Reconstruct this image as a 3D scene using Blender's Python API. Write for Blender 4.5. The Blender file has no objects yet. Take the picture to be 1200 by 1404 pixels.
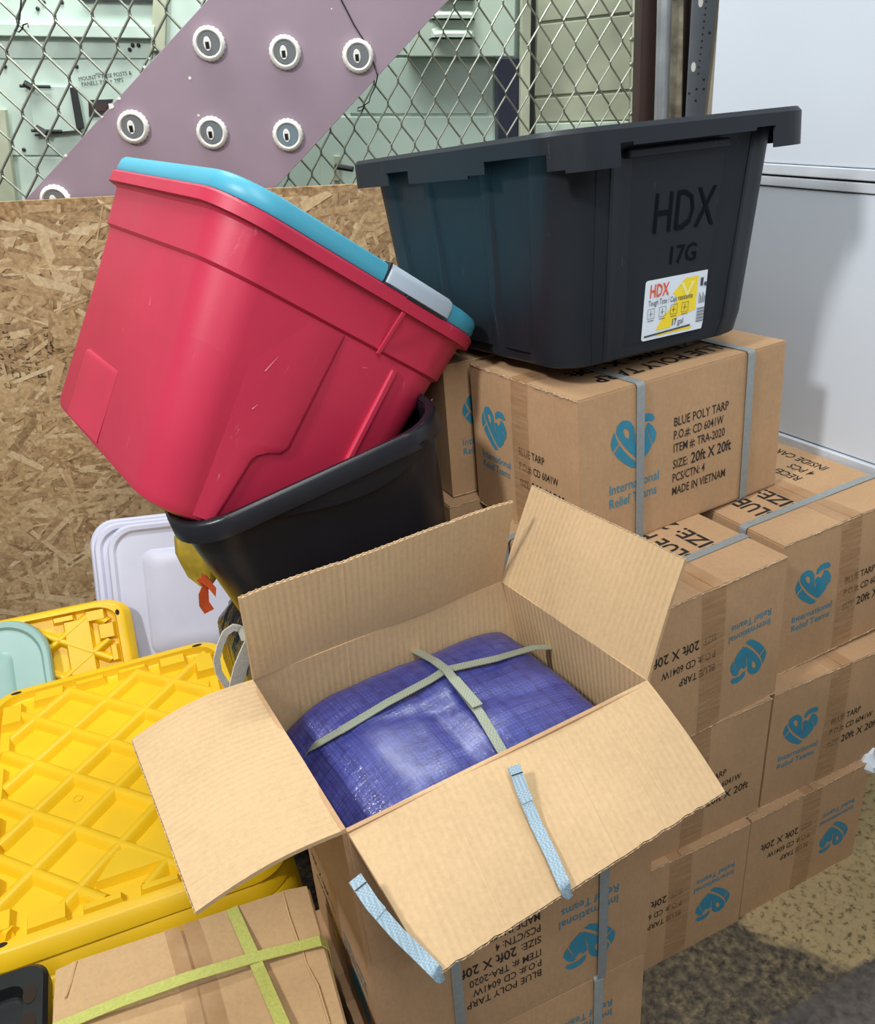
import bpy, bmesh, math, random
from mathutils import Vector, Matrix, Euler

random.seed(7)
SC = bpy.context.scene
COL = SC.collection
PI = math.pi

# ------------------------------------------------------------------ camera
F = 1203.95                                  # focal length in pixels of the 1200x1404 frame
CAM = Vector((-0.89799543, -0.76946281, 1.4291166))
ANG = Euler((1.0987704, 0.06799022, -0.46721979), 'XYZ')
cd = bpy.data.cameras.new('camera')
cd.sensor_fit = 'HORIZONTAL'; cd.sensor_width = 36.0; cd.lens = F / 1200 * 36.0
cd.clip_start = 0.02; cd.clip_end = 60
cam = bpy.data.objects.new('camera', cd); COL.objects.link(cam)
cam.location = CAM; cam.rotation_euler = ANG
SC.camera = cam
RC = ANG.to_matrix()

# ------------------------------------------------------------------ world, lights, exposure
w = bpy.data.worlds.new('world'); SC.world = w; w.use_nodes = True
bg = w.node_tree.nodes['Background']
bg.inputs[0].default_value = (0.93, 0.96, 1.0, 1); bg.inputs[1].default_value = 0.25

def area(name, loc, target, sx, sy, power, col):
    l = bpy.data.lights.new(name, 'AREA'); l.shape = 'RECTANGLE'; l.size = sx; l.size_y = sy
    l.energy = power; l.color = col
    o = bpy.data.objects.new(name, l); COL.objects.link(o)
    o.location = loc
    o.rotation_euler = (Vector(target) - Vector(loc)).to_track_quat('-Z', 'Y').to_euler()
    return o
area('work_light', (-2.45, -0.40, 3.10), (-0.25, 0.2, 0.75), 0.30, 0.30, 64, (1.0, 0.985, 0.96))
area('ceiling_tube_light', (-0.9, -1.6, 3.3), (-0.3, 0.5, 0.7), 0.5, 2.4, 62, (0.97, 0.99, 1.0))
area('cage_ceiling_light', (-0.2, 1.35, 3.0), (-0.1, 1.8, 1.2), 1.6, 0.3, 62, (0.94, 1.0, 0.97))

SC.view_settings.view_transform = 'Standard'; SC.view_settings.look = 'None'
SC.view_settings.exposure = 0.0; SC.view_settings.gamma = 1.0
SC.view_settings.use_curve_mapping = False

# ------------------------------------------------------------------ where things stand
def ray(u, v):
    return (RC @ Vector(((u - 600) / F, -(v - 702) / F, -1.0))).normalized()
def at_z(u, v, z):
    d = ray(u, v); return CAM + d * ((z - CAM.z) / d.z)
def at_plane(u, v, n, p):
    d = ray(u, v); n = Vector(n); return CAM + d * (n.dot(Vector(p) - CAM) / n.dot(d))
BN = Vector((math.cos(math.radians(70)), math.sin(math.radians(70)), 0))   # points away from the camera, into the cage
BR = Vector((BN.y, -BN.x, 0))                                              # to the right along the back
BP = Vector((0.01, 1.35, 0))
UP = Vector((0, 0, 1))
def back(u, v, off):
    return at_plane(u, v, BN, BP + BN * off)

# ------------------------------------------------------------------ mesh helpers
class MB:
    def __init__(s): s.v = []; s.f = []
    def pt(s, p): s.v.append(Vector(p)); return len(s.v) - 1
    def face(s, pts): s.f.append([s.pt(p) for p in pts])
    def hexa(s, c):
        i = len(s.v); s.v += [Vector(p) for p in c]
        for q in ((3,2,1,0),(4,5,6,7),(0,1,5,4),(1,2,6,5),(2,3,7,6),(3,0,4,7)): s.f.append([i+k for k in q])
        return s
    def box(s, lo, hi):
        x0,y0,z0 = lo; x1,y1,z1 = hi
        return s.hexa([(x0,y0,z0),(x1,y0,z0),(x1,y1,z0),(x0,y1,z0),(x0,y0,z1),(x1,y0,z1),(x1,y1,z1),(x0,y1,z1)])
    def slab(s, pts, off):
        """polygon extruded by the vector off"""
        off = Vector(off); n = len(pts); i = len(s.v)
        s.v += [Vector(p) for p in pts] + [Vector(p) + off for p in pts]
        s.f.append(list(range(i+n-1, i-1, -1))); s.f.append(list(range(i+n, i+2*n)))
        for k in range(n):
            a, b = i+k, i+(k+1) % n; s.f.append([a, b, b+n, a+n])
        return s
    def loft(s, rings, cap0=True, cap1=True, closed=True):
        n = len(rings[0]); i = len(s.v)
        for r in rings: s.v += [Vector(p) for p in r]
        for k in range(len(rings)-1):
            for j in range(n if closed else n-1):
                a = i+k*n+j; b = i+k*n+(j+1) % n
                s.f.append([a, b, b+n, a+n])
        if cap0: s.f.append([i+j for j in range(n-1, -1, -1)])
        if cap1: s.f.append([i+(len(rings)-1)*n+j for j in range(n)])
        return s
    def tube(s, path, r, n=6, cap=True):
        path = [Vector(p) for p in path]; rings = []
        for k, p in enumerate(path):
            t = (path[min(k+1, len(path)-1)] - path[max(k-1, 0)]).normalized()
            a = t.cross(UP)
            if a.length < 1e-3: a = t.cross(Vector((1,0,0)))
            a.normalize(); b = t.cross(a)
            rr = r[k] if isinstance(r, (list, tuple)) else r
            rings.append([p + a*math.cos(2*PI*j/n)*rr + b*math.sin(2*PI*j/n)*rr for j in range(n)])
        return s.loft(rings, cap, cap)
    def ribbon(s, path, width_dirs, w, th, normals):
        rings = []
        for p, d, nn in zip(path, width_dirs, normals):
            p = Vector(p); d = Vector(d).normalized()*w/2; nn = Vector(nn).normalized()*th/2
            rings.append([p-d-nn, p+d-nn, p+d+nn, p-d+nn])
        return s.loft(rings)
    def lathe(s, prof, c, ax, n=24):
        ax = Vector(ax).normalized(); a = ax.orthogonal().normalized(); b = ax.cross(a); c = Vector(c)
        rings = [[c + ax*h + (a*math.cos(2*PI*j/n) + b*math.sin(2*PI*j/n))*r for j in range(n)] for r, h in prof]
        return s.loft(rings, prof[0][0] > 1e-5, prof[-1][0] > 1e-5)

def mesh_of(name, mb, mat, smooth=None, inv=None):
    me = bpy.data.meshes.new(name)
    vs = [(inv @ v) if inv else v for v in mb.v]
    me.from_pydata([tuple(v) for v in vs], [], mb.f); me.update()
    bm = bmesh.new(); bm.from_mesh(me)
    bmesh.ops.recalc_face_normals(bm, faces=bm.faces); bm.to_mesh(me); bm.free()
    if mat: me.materials.append(mat)
    if smooth:
        me.shade_smooth(); me.set_sharp_from_angle(angle=math.radians(smooth))
    return me

def put(name, me, parent=None):
    o = bpy.data.objects.new(name, me); COL.objects.link(o)
    if parent: o.parent = parent
    return o

MW = {}
def mworld(o):
    return MW[o.name] if o.name in MW else Matrix.Identity(4)
def obj(name, mb, mat, parent=None, smooth=None, world=False, bevel=0, segs=2):
    inv = mworld(parent).inverted() if (world and parent) else None
    o = put(name, mesh_of(name, mb, mat, smooth, inv), parent)
    if parent: MW[o.name] = mworld(parent)
    if bevel:
        m = o.modifiers.new('bevel', 'BEVEL'); m.width = bevel; m.segments = segs; m.limit_method = 'ANGLE'; m.angle_limit = math.radians(40)
    return o

def tag(o, label=None, cat=None, group=None, kind=None):
    if label: o['label'] = label
    if cat: o['category'] = cat
    if group: o['group'] = group
    if kind: o['kind'] = kind
    return o

def thing(name, label, cat, loc=(0,0,0), rot=None, group=None, kind=None, scale=(1,1,1)):
    o = bpy.data.objects.new(name, None); COL.objects.link(o)
    o.empty_display_size = 0.05
    R = rot if isinstance(rot, Matrix) else (Euler(rot).to_matrix() if rot else Matrix.Identity(3))
    o.location = loc; o.rotation_euler = R.to_euler(); o.scale = scale
    MW[o.name] = Matrix.Translation(Vector(loc)) @ R.to_4x4() @ Matrix.Diagonal((*scale, 1))
    return tag(o, label, cat, group, kind)

def rrect(a, b, r, z=0.0, n=6, cx=0, cy=0):
    """rounded rectangle, half sizes a, b"""
    out = []
    for sx, sy, t0 in ((1,1,0),(-1,1,PI/2),(-1,-1,PI),(1,-1,1.5*PI)):
        for k in range(n+1):
            t = t0 + k/n*PI/2
            out.append(Vector((cx + sx*(a-r) + r*math.cos(t), cy + sy*(b-r) + r*math.sin(t), z)))
    return out

# ------------------------------------------------------------------ materials
def lin(c):
    return tuple(((x/255)/12.92 if x/255 <= 0.04045 else ((x/255+0.055)/1.055)**2.4) for x in c) + (1.0,)

class N:
    def __init__(s, name):
        s.m = bpy.data.materials.new(name); s.m.use_nodes = True
        s.t = s.m.node_tree; s.b = s.t.nodes['Principled BSDF']; s.out = s.t.nodes['Material Output']
    def n(s, typ, **kw):
        x = s.t.nodes.new(typ)
        for k, v in kw.items():
            if k.startswith('i_'):
                key = k[2:]; x.inputs[int(key) if key.isdigit() else key.replace('_', ' ')].default_value = v
            else: setattr(x, k, v)
        return x
    def l(s, a, b): s.t.links.new(a, b)
    def set(s, **kw):
        for k, v in kw.items(): s.b.inputs[k.replace('_', ' ')].default_value = v
        return s
    def coords(s, scale=(1,1,1), rot=(0,0,0), kind='Object'):
        tc = s.n('ShaderNodeTexCoord'); mp = s.n('ShaderNodeMapping')
        mp.inputs['Scale'].default_value = scale; mp.inputs['Rotation'].default_value = rot
        s.l(tc.outputs[kind], mp.inputs['Vector']); return mp.outputs['Vector']
    def noise(s, vec, scale, detail=4, rough=0.55):
        x = s.n('ShaderNodeTexNoise'); x.inputs['Scale'].default_value = scale
        x.inputs['Detail'].default_value = detail; x.inputs['Roughness'].default_value = rough
        if vec: s.l(vec, x.inputs['Vector'])
        return x.outputs['Fac']
    def ramp(s, fac, stops, interp='LINEAR'):
        x = s.n('ShaderNodeValToRGB'); cr = x.color_ramp; cr.interpolation = interp
        while len(cr.elements) < len(stops): cr.elements.new(0.5)
        for e, (p, c) in zip(cr.elements, stops): e.position = p; e.color = c
        s.l(fac, x.inputs['Fac']); return x.outputs['Color']
    def mix(s, fac, a, b, mode='MIX'):
        x = s.n('ShaderNodeMix', data_type='RGBA', blend_type=mode)
        for sock, val in ((x.inputs['Factor'], fac), (x.inputs[6], a), (x.inputs[7], b)):
            if isinstance(val, (int, float, tuple)): sock.default_value = val
            else: s.l(val, sock)
        return x.outputs[2]
    def math(s, op, a, b=0.5):
        x = s.n('ShaderNodeMath', operation=op)
        for i, val in enumerate((a, b)):
            if isinstance(val, (int, float)): x.inputs[i].default_value = val
            else: s.l(val, x.inputs[i])
        return x.outputs[0]
    def bump(s, height, strength=0.2, dist=0.002):
        x = s.n('ShaderNodeBump'); x.inputs['Strength'].default_value = strength; x.inputs['Distance'].default_value = dist
        s.l(height, x.inputs['Height']); s.l(x.outputs['Normal'], s.b.inputs['Normal'])
    def col(s, c):
        if isinstance(c, tuple): s.b.inputs['Base Color'].default_value = c
        else: s.l(c, s.b.inputs['Base Color'])
        return s

def plain(name, rgb, rough=0.5, metal=0.0, spec=0.5, var=0.06, scale=9, bump=0.0, bscale=60):
    m = N(name).set(Roughness=rough, Metallic=metal)
    m.b.inputs['Specular IOR Level'].default_value = spec
    c = lin(rgb); v = m.coords()
    d = tuple(x*(1-2*var) for x in c[:3]) + (1,); e = tuple(min(1, x*(1+var)) for x in c[:3]) + (1,)
    m.col(m.ramp(m.noise(v, scale), [(0.3, d), (0.7, e)]))
    if bump: m.bump(m.noise(v, bscale, 3), bump, 0.002)
    return m.m

def cardboard(name, rgb, axis=None, ridge=0.0, pitch=0.009):
    m = N(name).set(Roughness=0.82); m.b.inputs['Specular IOR Level'].default_value = 0.2
    v = m.coords(); c = lin(rgb)
    f1 = m.noise(v, 7, 5, 0.6); f2 = m.noise(v, 160, 2)
    fib = m.noise(m.coords((40, 40, 6)), 8, 3)
    base = m.ramp(f1, [(0.25, tuple(x*0.86 for x in c[:3])+(1,)), (0.75, tuple(min(1, x*1.07) for x in c[:3])+(1,))])
    base = m.mix(0.16, base, m.ramp(f2, [(0.3, tuple(x*0.6 for x in c[:3])+(1,)), (0.7, tuple(min(1, x*1.2) for x in c[:3])+(1,))]))
    base = m.mix(0.10, base, m.ramp(fib, [(0.35, tuple(x*0.7 for x in c[:3])+(1,)), (0.65, tuple(min(1, x*1.2) for x in c[:3])+(1,))]))
    m.col(base)
    h = m.math('MULTIPLY', f2, 0.15)
    h = m.math('ADD', h, m.math('MULTIPLY', m.noise(v, 22, 3), 0.5))
    if axis is not None:
        wv = m.n('ShaderNodeTexWave', wave_type='BANDS', bands_direction=axis)
        wv.inputs['Scale'].default_value = 1.0/pitch*0.314; wv.inputs['Distortion'].default_value = 0.25
        wv.inputs['Detail'].default_value = 1; wv.inputs['Detail Scale'].default_value = 0.4
        m.l(m.coords(), wv.inputs['Vector'])
        h = m.math('ADD', h, m.math('MULTIPLY', wv.outputs['Fac'], ridge))
        fold = m.noise(m.coords((0.6, 18, 0.6) if axis == 'Y' else (18, 0.6, 0.6)), 1.1, 0)
        h = m.math('ADD', h, m.math('MULTIPLY', m.ramp(fold, [(0.48, (0,0,0,1)), (0.5, (1,1,1,1)), (0.52, (0,0,0,1))]), 0.35))
        m.bump(h, 0.45, 0.0018)
    else: m.bump(h, 0.35, 0.0015)
    return m.m

M = {}
M['card'] = cardboard('cardboard_outer', (184, 149, 113))
M['card_in_x'] = cardboard('cardboard_inner_x', (200, 170, 130), 'X', 0.3)
M['card_in_y'] = cardboard('cardboard_inner_y', (200, 170, 130), 'Y', 1.0)
M['card_old'] = cardboard('cardboard_worn', (188, 155, 114))
M['card_edge'] = plain('cardboard_torn_edge', (196, 170, 136), 0.95, var=0.25, scale=300, bump=0.8, bscale=400)
M['ink'] = plain('black_print', (34, 30, 28), 0.7, var=0.1, scale=80)
M['ink_teal'] = plain('teal_print', (52, 132, 158), 0.7, var=0.05, scale=40)
M['strap_grey'] = plain('grey_strap', (140, 146, 146), 0.4, var=0.06, scale=200)
M['red'] = None
def plastic(name, rgb, rough, scuff=(235,235,235), amount=0.05, bumps=0.06):
    m = N(name); c = lin(rgb); v = m.coords()
    f = m.noise(v, 5, 4)
    base = m.ramp(f, [(0.3, tuple(x*0.93 for x in c[:3])+(1,)), (0.7, tuple(min(1, x*1.05) for x in c[:3])+(1,))])
    sc = m.noise(m.coords((30, 30, 7), (0.3, 0.2, 0.5)), 2.2, 6, 0.7)
    mask = m.ramp(sc, [(0.66, (0,0,0,1)), (0.80, (1,1,1,1))])
    mk = m.math('MULTIPLY', mask, amount)
    m.col(m.mix(mk, base, lin(scuff)))
    r = m.math('ADD', m.math('MULTIPLY', m.noise(v, 9, 4), 0.16), rough - 0.08)
    m.l(r, m.b.inputs['Roughness'])
    m.bump(m.math('ADD', m.noise(v, 420, 2), m.math('MULTIPLY', m.noise(v, 6, 2), 1.5)), bumps, 0.002)
    return m.m
M['red'] = plastic('red_tote_plastic', (192, 44, 74), 0.48, (240, 160, 175), 0.5)
M['teal'] = plastic('teal_lid_plastic', (74, 164, 190), 0.42, amount=0.1)
M['latch'] = plastic('grey_latch_plastic', (176, 190, 204), 0.4, amount=0.1)
M['black_bin'] = plastic('black_bin_plastic', (24, 26, 33), 0.34, (110, 115, 125), 0.12)
M['tote'] = plastic('dark_grey_tote_plastic', (34, 38, 44), 0.46, (150, 155, 160), 0.3)
M['tote'].node_tree.nodes['Principled BSDF'].inputs['Specular IOR Level'].default_value = 0.25
M['tote_mark'] = plastic('embossed_tote_plastic', (24, 27, 31), 0.8, amount=0.0)
M['tote_mark'].node_tree.nodes['Principled BSDF'].inputs['Specular IOR Level'].default_value = 0.05
M['yellow'] = plastic('yellow_lid_plastic', (232, 188, 22), 0.42, (150, 120, 20), 0.25)
M['white_lid'] = plastic('white_lid_plastic', (204, 206, 226), 0.4, amount=0.1)
M['green_lid'] = plastic('sea_green_lid_plastic', (140, 176, 170), 0.4, amount=0.05)
M['black_pl'] = plastic('black_plastic', (20, 22, 24), 0.4, amount=0.1)
M['void'] = plain('dark_hole', (40, 26, 12), 0.9, var=0.1)
M['lime'] = plain('lime_strap', (178, 180, 92), 0.55, var=0.08, scale=260, bump=0.3, bscale=500)
M['white'] = plain('white_wall_paint', (204, 212, 222), 0.45, var=0.02, scale=2.5)
M['white2'] = plain('white_trim_paint', (196, 202, 210), 0.4, var=0.05, scale=14)
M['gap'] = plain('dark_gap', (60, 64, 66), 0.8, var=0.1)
M['sign'] = plain('mauve_sign_paint', (150, 130, 142), 0.55, var=0.04, scale=6)
M['wood_edge'] = plain('plywood_edge', (170, 150, 130), 0.8, var=0.2, scale=60)
M['lamp_white'] = plain('white_lamp_ring', (232, 230, 222), 0.4, var=0.02)
M['chrome'] = plain('lamp_reflector', (150, 152, 154), 0.22, metal=0.55, var=0.05)
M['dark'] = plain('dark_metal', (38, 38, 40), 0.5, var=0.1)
M['wire'] = plain('galvanised_mesh_wire', (150, 152, 140), 0.45, metal=0.6, var=0.15, scale=20)
M['cab'] = plain('pale_green_cabinet_paint', (190, 208, 196), 0.45, var=0.05, scale=3)
M['cab2'] = plain('olive_cream_cabinet_paint', (176, 180, 156), 0.5, var=0.06, scale=5)
M['cab3'] = plain('light_green_cabinet_paint', (200, 216, 200), 0.45, var=0.05, scale=5)
M['navy'] = plain('navy_post_paint', (32, 36, 54), 0.45, var=0.1)
M['galv'] = plain('galvanised_pipe', (186, 190, 192), 0.32, metal=0.75, var=0.12, scale=14)
M['brown'] = plain('brown_channel', (56, 38, 34), 0.6, var=0.15)
M['angle'] = plain('grey_slotted_angle', (112, 118, 124), 0.45, metal=0.3, var=0.08)
M['cream'] = plain('cream_jamb', (208, 196, 172), 0.6, var=0.08)
M['rust'] = plain('rusty_strip', (150, 142, 122), 0.6, metal=0.3, var=0.3, scale=30)
M['wire_dark'] = plain('dark_cable', (26, 26, 28), 0.5, var=0.05)
M['orange'] = plain('orange_strap', (204, 84, 40), 0.6, var=0.1, scale=40)
M['white_web'] = plain('white_webbing', (214, 214, 206), 0.7, var=0.06, scale=120, bump=0.4, bscale=300)
M['sticker'] = plain('sticker_white', (226, 236, 246), 0.3, var=0.01)
M['sticker_y'] = plain('sticker_yellow', (248, 222, 40), 0.3, var=0.02)
M['sticker_y2'] = plain('sticker_pale_yellow', (244, 236, 150), 0.3, var=0.02)
M['sticker_o'] = plain('sticker_orange', (232, 88, 48), 0.3, var=0.02)
M['sticker_k'] = plain('sticker_dark', (62, 66, 76), 0.3, var=0.02)

def m_tape():
    m = N('brown_packing_tape').set(Roughness=0.16)
    v = m.coords((6, 6, 60)); f = m.noise(v, 3, 3)
    m.col(m.ramp(f, [(0.35, lin((168, 122, 76))), (0.7, lin((206, 172, 134)))]))
    a = m.math('ADD', m.math('MULTIPLY', f, 0.5), 0.12)
    m.l(a, m.b.inputs['Alpha'])
    m.bump(m.noise(m.coords((4, 4, 40)), 6, 3), 0.4, 0.002)
    return m.m
M['tape'] = m_tape()

def m_blue_strap(name, rgb):
    m = N(name).set(Roughness=0.55); v = m.coords()
    ch = m.n('ShaderNodeTexChecker'); ch.inputs['Scale'].default_value = 420
    m.l(v, ch.inputs['Vector']); c = lin(rgb)
    m.col(m.mix(ch.outputs['Fac'], c, tuple(x*0.72 for x in c[:3])+(1,)))
    m.bump(ch.outputs['Fac'], 0.3, 0.001)
    return m.m
M['blue_strap'] = m_blue_strap('light_blue_webbing', (160, 184, 198))
M['olive_strap'] = m_blue_strap('grey_green_webbing', (150, 158, 140))

def m_tarp():
    m = N('blue_woven_tarp').set(Roughness=0.38)
    v = m.coords()
    m.b.inputs['Coat Weight'].default_value = 0.15; m.b.inputs['Coat Roughness'].default_value = 0.22
    def bands(d, scale, dist):
        x = m.n('ShaderNodeTexWave', wave_type='BANDS', bands_direction=d)
        x.inputs['Scale'].default_value = scale; x.inputs['Distortion'].default_value = dist
        x.inputs['Detail'].default_value = 3; m.l(v, x.inputs['Vector']); return x.outputs['Fac']
    a = bands('X', 62, 1.2); b = bands('Y', 62, 1.2); c = bands('X', 11, 2.5); d = bands('Y', 11, 2.5)
    g = m.math('MAXIMUM', m.ramp(a, [(0.80, (0,0,0,1)), (1.0, (1,1,1,1))]), m.ramp(b, [(0.80, (0,0,0,1)), (1.0, (1,1,1,1))]))
    g2 = m.math('MULTIPLY', m.ramp(c, [(0.7, (0,0,0,1)), (1.0, (1,1,1,1))]), m.ramp(d, [(0.2, (0,0,0,1)), (1.0, (1,1,1,1))]))
    base = m.ramp(m.noise(m.coords((3, 14, 1)), 3, 4), [(0.3, lin((50, 58, 132))), (0.6, lin((72, 80, 156))), (0.8, lin((94, 100, 172)))])
    base = m.mix(m.math('MULTIPLY', g, 0.6), base, lin((30, 32, 96)))
    base = m.mix(m.math('MULTIPLY', g2, 0.55), base, lin((34, 30, 100)))
    l1 = m.ramp(bands('X', 15.7, 0.5), [(0.93, (0,0,0,1)), (0.97, (1,1,1,1))]); l2 = m.ramp(bands('Y', 19, 0.5), [(0.93, (0,0,0,1)), (0.97, (1,1,1,1))])
    base = m.mix(m.math('MULTIPLY', m.math('MAXIMUM', l1, l2), 0.38), base, lin((28, 28, 84)))
    st_ = m.ramp(m.noise(m.coords((4, 40, 1)), 3, 4), [(0.45, (0,0,0,1)), (0.62, (1,1,1,1))])
    base = m.mix(m.math('MULTIPLY', st_, 0.35), base, lin((40, 42, 120)))
    m.col(base); m.bump(m.math('ADD', m.math('MULTIPLY', g, -0.3), m.noise(m.coords((2, 9, 1)), 5, 4)), 0.35, 0.002)
    return m.m
M['tarp'] = m_tarp()

def m_film():
    m = N('clear_plastic_wrap')
    tr = m.n('ShaderNodeBsdfTransparent'); gl = m.n('ShaderNodeBsdfGlossy'); gl.inputs['Roughness'].default_value = 0.12
    bp = m.n('ShaderNodeBump'); bp.inputs['Strength'].default_value = 0.9; bp.inputs['Distance'].default_value = 0.006
    m.l(m.noise(m.coords((3, 16, 6), (0, 0, 0.4)), 4, 5, 0.65), bp.inputs['Height']); m.l(bp.outputs['Normal'], gl.inputs['Normal'])
    mx = m.n('ShaderNodeMixShader'); mx.inputs[0].default_value = 0.045
    m.l(tr.outputs[0], mx.inputs[1]); m.l(gl.outputs[0], mx.inputs[2]); m.l(mx.outputs[0], m.out.inputs['Surface'])
    return m.m
M['film'] = m_film()

def m_osb(name, dark):
    m = N(name).set(Roughness=0.75)
    g = m.n('ShaderNodeNewGeometry')
    at = m.n('ShaderNodeAttribute', attribute_name='grain')
    c1 = m.ramp(g.outputs['Random Per Island'], [(0.0, lin((92, 66, 42))), (0.10, lin((134, 102, 70))), (0.3, lin((166, 134, 96))), (0.6, lin((184, 154, 114))), (0.85, lin((204, 178, 138))), (1.0, lin((222, 202, 166)))])
    f = m.noise(m.coords((1, 1, 1)), 90, 4); f2 = m.noise(m.coords(), 3, 3)
    c = m.mix(0.35, c1, m.ramp(f, [(0.35, lin((120, 88, 54))), (0.65, lin((214, 186, 142)))]))
    c = m.mix(m.math('MULTIPLY', f2, 0.25), c, lin((196, 166, 122)))
    m.col(c); m.bump(f, 0.35, 0.002)
    return m.m
M['osb'] = m_osb('osb_strands', False)

def m_floor():
    m = N('worn_painted_concrete').set(Roughness=0.55)
    tc = m.n('ShaderNodeTexCoord'); v = tc.outputs['Object']
    sep = m.n('ShaderNodeSeparateXYZ'); m.l(v, sep.inputs[0])
    nf = m.noise(v, 26, 5, 0.6)
    # yellowed paint with worn dark flecks
    vo = m.n('ShaderNodeTexNoise'); vo.inputs['Scale'].default_value = 78; vo.inputs['Detail'].default_value = 8; vo.inputs['Roughness'].default_value = 0.68
    m.l(v, vo.inputs['Vector'])
    paint = m.ramp(vo.outputs['Fac'], [(0.36, lin((74, 70, 52))), (0.42, lin((142, 126, 92))), (0.47, lin((188, 166, 122))), (0.75, lin((204, 182, 138)))])
    paint = m.mix(m.math('MULTIPLY', m.noise(v, 11, 4), 0.5), paint, lin((150, 134, 96)))
    dirt = m.ramp(m.noise(v, 70, 5, 0.65), [(0.36, lin((54, 50, 46))), (0.5, lin((104, 94, 76))), (0.66, lin((150, 136, 102)))])
    dirt = m.mix(m.math('MULTIPLY', m.ramp(m.noise(v, 14, 4), [(0.4, (0,0,0,1)), (0.6, (1,1,1,1))]), 0.5), dirt, lin((78, 74, 70)))
    bare = m.ramp(m.noise(v, 60, 5), [(0.35, lin((74, 70, 66))), (0.7, lin((108, 102, 96)))])
    wob = m.math('MULTIPLY', m.math('SUBTRACT', m.noise(v, 9, 6, 0.6), 0.5), 0.16)
    wob2 = m.math('MULTIPLY', m.math('SUBTRACT', m.noise(v, 40, 4, 0.6), 0.5), 0.03)
    # the dirty patch lies on the camera side of the line  x + 0.25 y = 0.03, bare concrete beyond y = -0.165
    d = m.math('ADD', m.math('ADD', sep.outputs['X'], m.math('MULTIPLY', sep.outputs['Y'], 0.45)), -0.008)
    d = m.math('ADD', m.math('ADD', d, wob), wob2)
    md = m.ramp(m.math('ADD', m.math('MULTIPLY', d, 40), 0.5), [(0.0, (1,1,1,1)), (1.0, (0,0,0,1))])
    e = m.math('ADD', m.math('ADD', sep.outputs['Y'], 0.172), m.math('MULTIPLY', wob, 0.35))
    e = m.math('ADD', e, wob2)
    mb_ = m.ramp(m.math('ADD', m.math('MULTIPLY', e, 120), 0.5), [(0.0, (1,1,1,1)), (1.0, (0,0,0,1))])
    c = m.mix(md, paint, dirt); c = m.mix(mb_, c, bare)
    m.col(c); m.bump(m.math('ADD', nf, vo.outputs['Fac']), 0.35, 0.003)
    return m.m
M['floor'] = m_floor()

def m_bag():
    m = N('black_glossy_bag').set(Roughness=0.22); m.col(lin((14, 14, 16)))
    m.bump(m.noise(m.coords((5, 5, 2)), 7, 3, 0.5), 0.6, 0.02)
    return m.m
M['bag'] = m_bag()
M['pouch'] = plain('yellow_pouch', (196, 168, 56), 0.3, var=0.25, scale=18, bump=0.6, bscale=20)

# ------------------------------------------------------------------ printed text
_tc = {}
def text_verts(body, size, bold=0.0, xs=0.86):
    """flat text as (verts, faces); origin left end of the baseline"""
    k = (body, bold)
    if k not in _tc:
        cu = bpy.data.curves.new('txt', 'FONT'); cu.body = body; cu.size = 1.0; cu.offset = bold; cu.resolution_u = 2
        o = bpy.data.objects.new('txt', cu); COL.objects.link(o)
        bpy.context.view_layer.update()
        me = bpy.data.meshes.new_from_object(o.evaluated_get(bpy.context.evaluated_depsgraph_get()))
        vs = [(v.co.x, v.co.y) for v in me.vertices]; fs = [list(p.vertices) for p in me.polygons]
        bpy.data.objects.remove(o); bpy.data.curves.remove(cu); bpy.data.meshes.remove(me)
        _tc[k] = (vs, fs)
    vs, fs = _tc[k]
    return [(x*size*xs, y*size) for x, y in vs], fs

def add_text(mb, body, size, place, x, y, bold=0.0, xs=0.86, center=False, fit=None):
    vs, fs = text_verts(body, size, bold, xs)
    w_ = max(a for a, b in vs) if vs else 0
    if fit: vs = [(a*fit/w_, b) for a, b in vs]; w_ = fit
    if center: vs = [(a-w_/2, b) for a, b in vs]
    i = len(mb.v); mb.v += [Vector(place(x+a, y+b)) for a, b in vs]
    mb.f += [[i+q for q in f] for f in fs]

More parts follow.
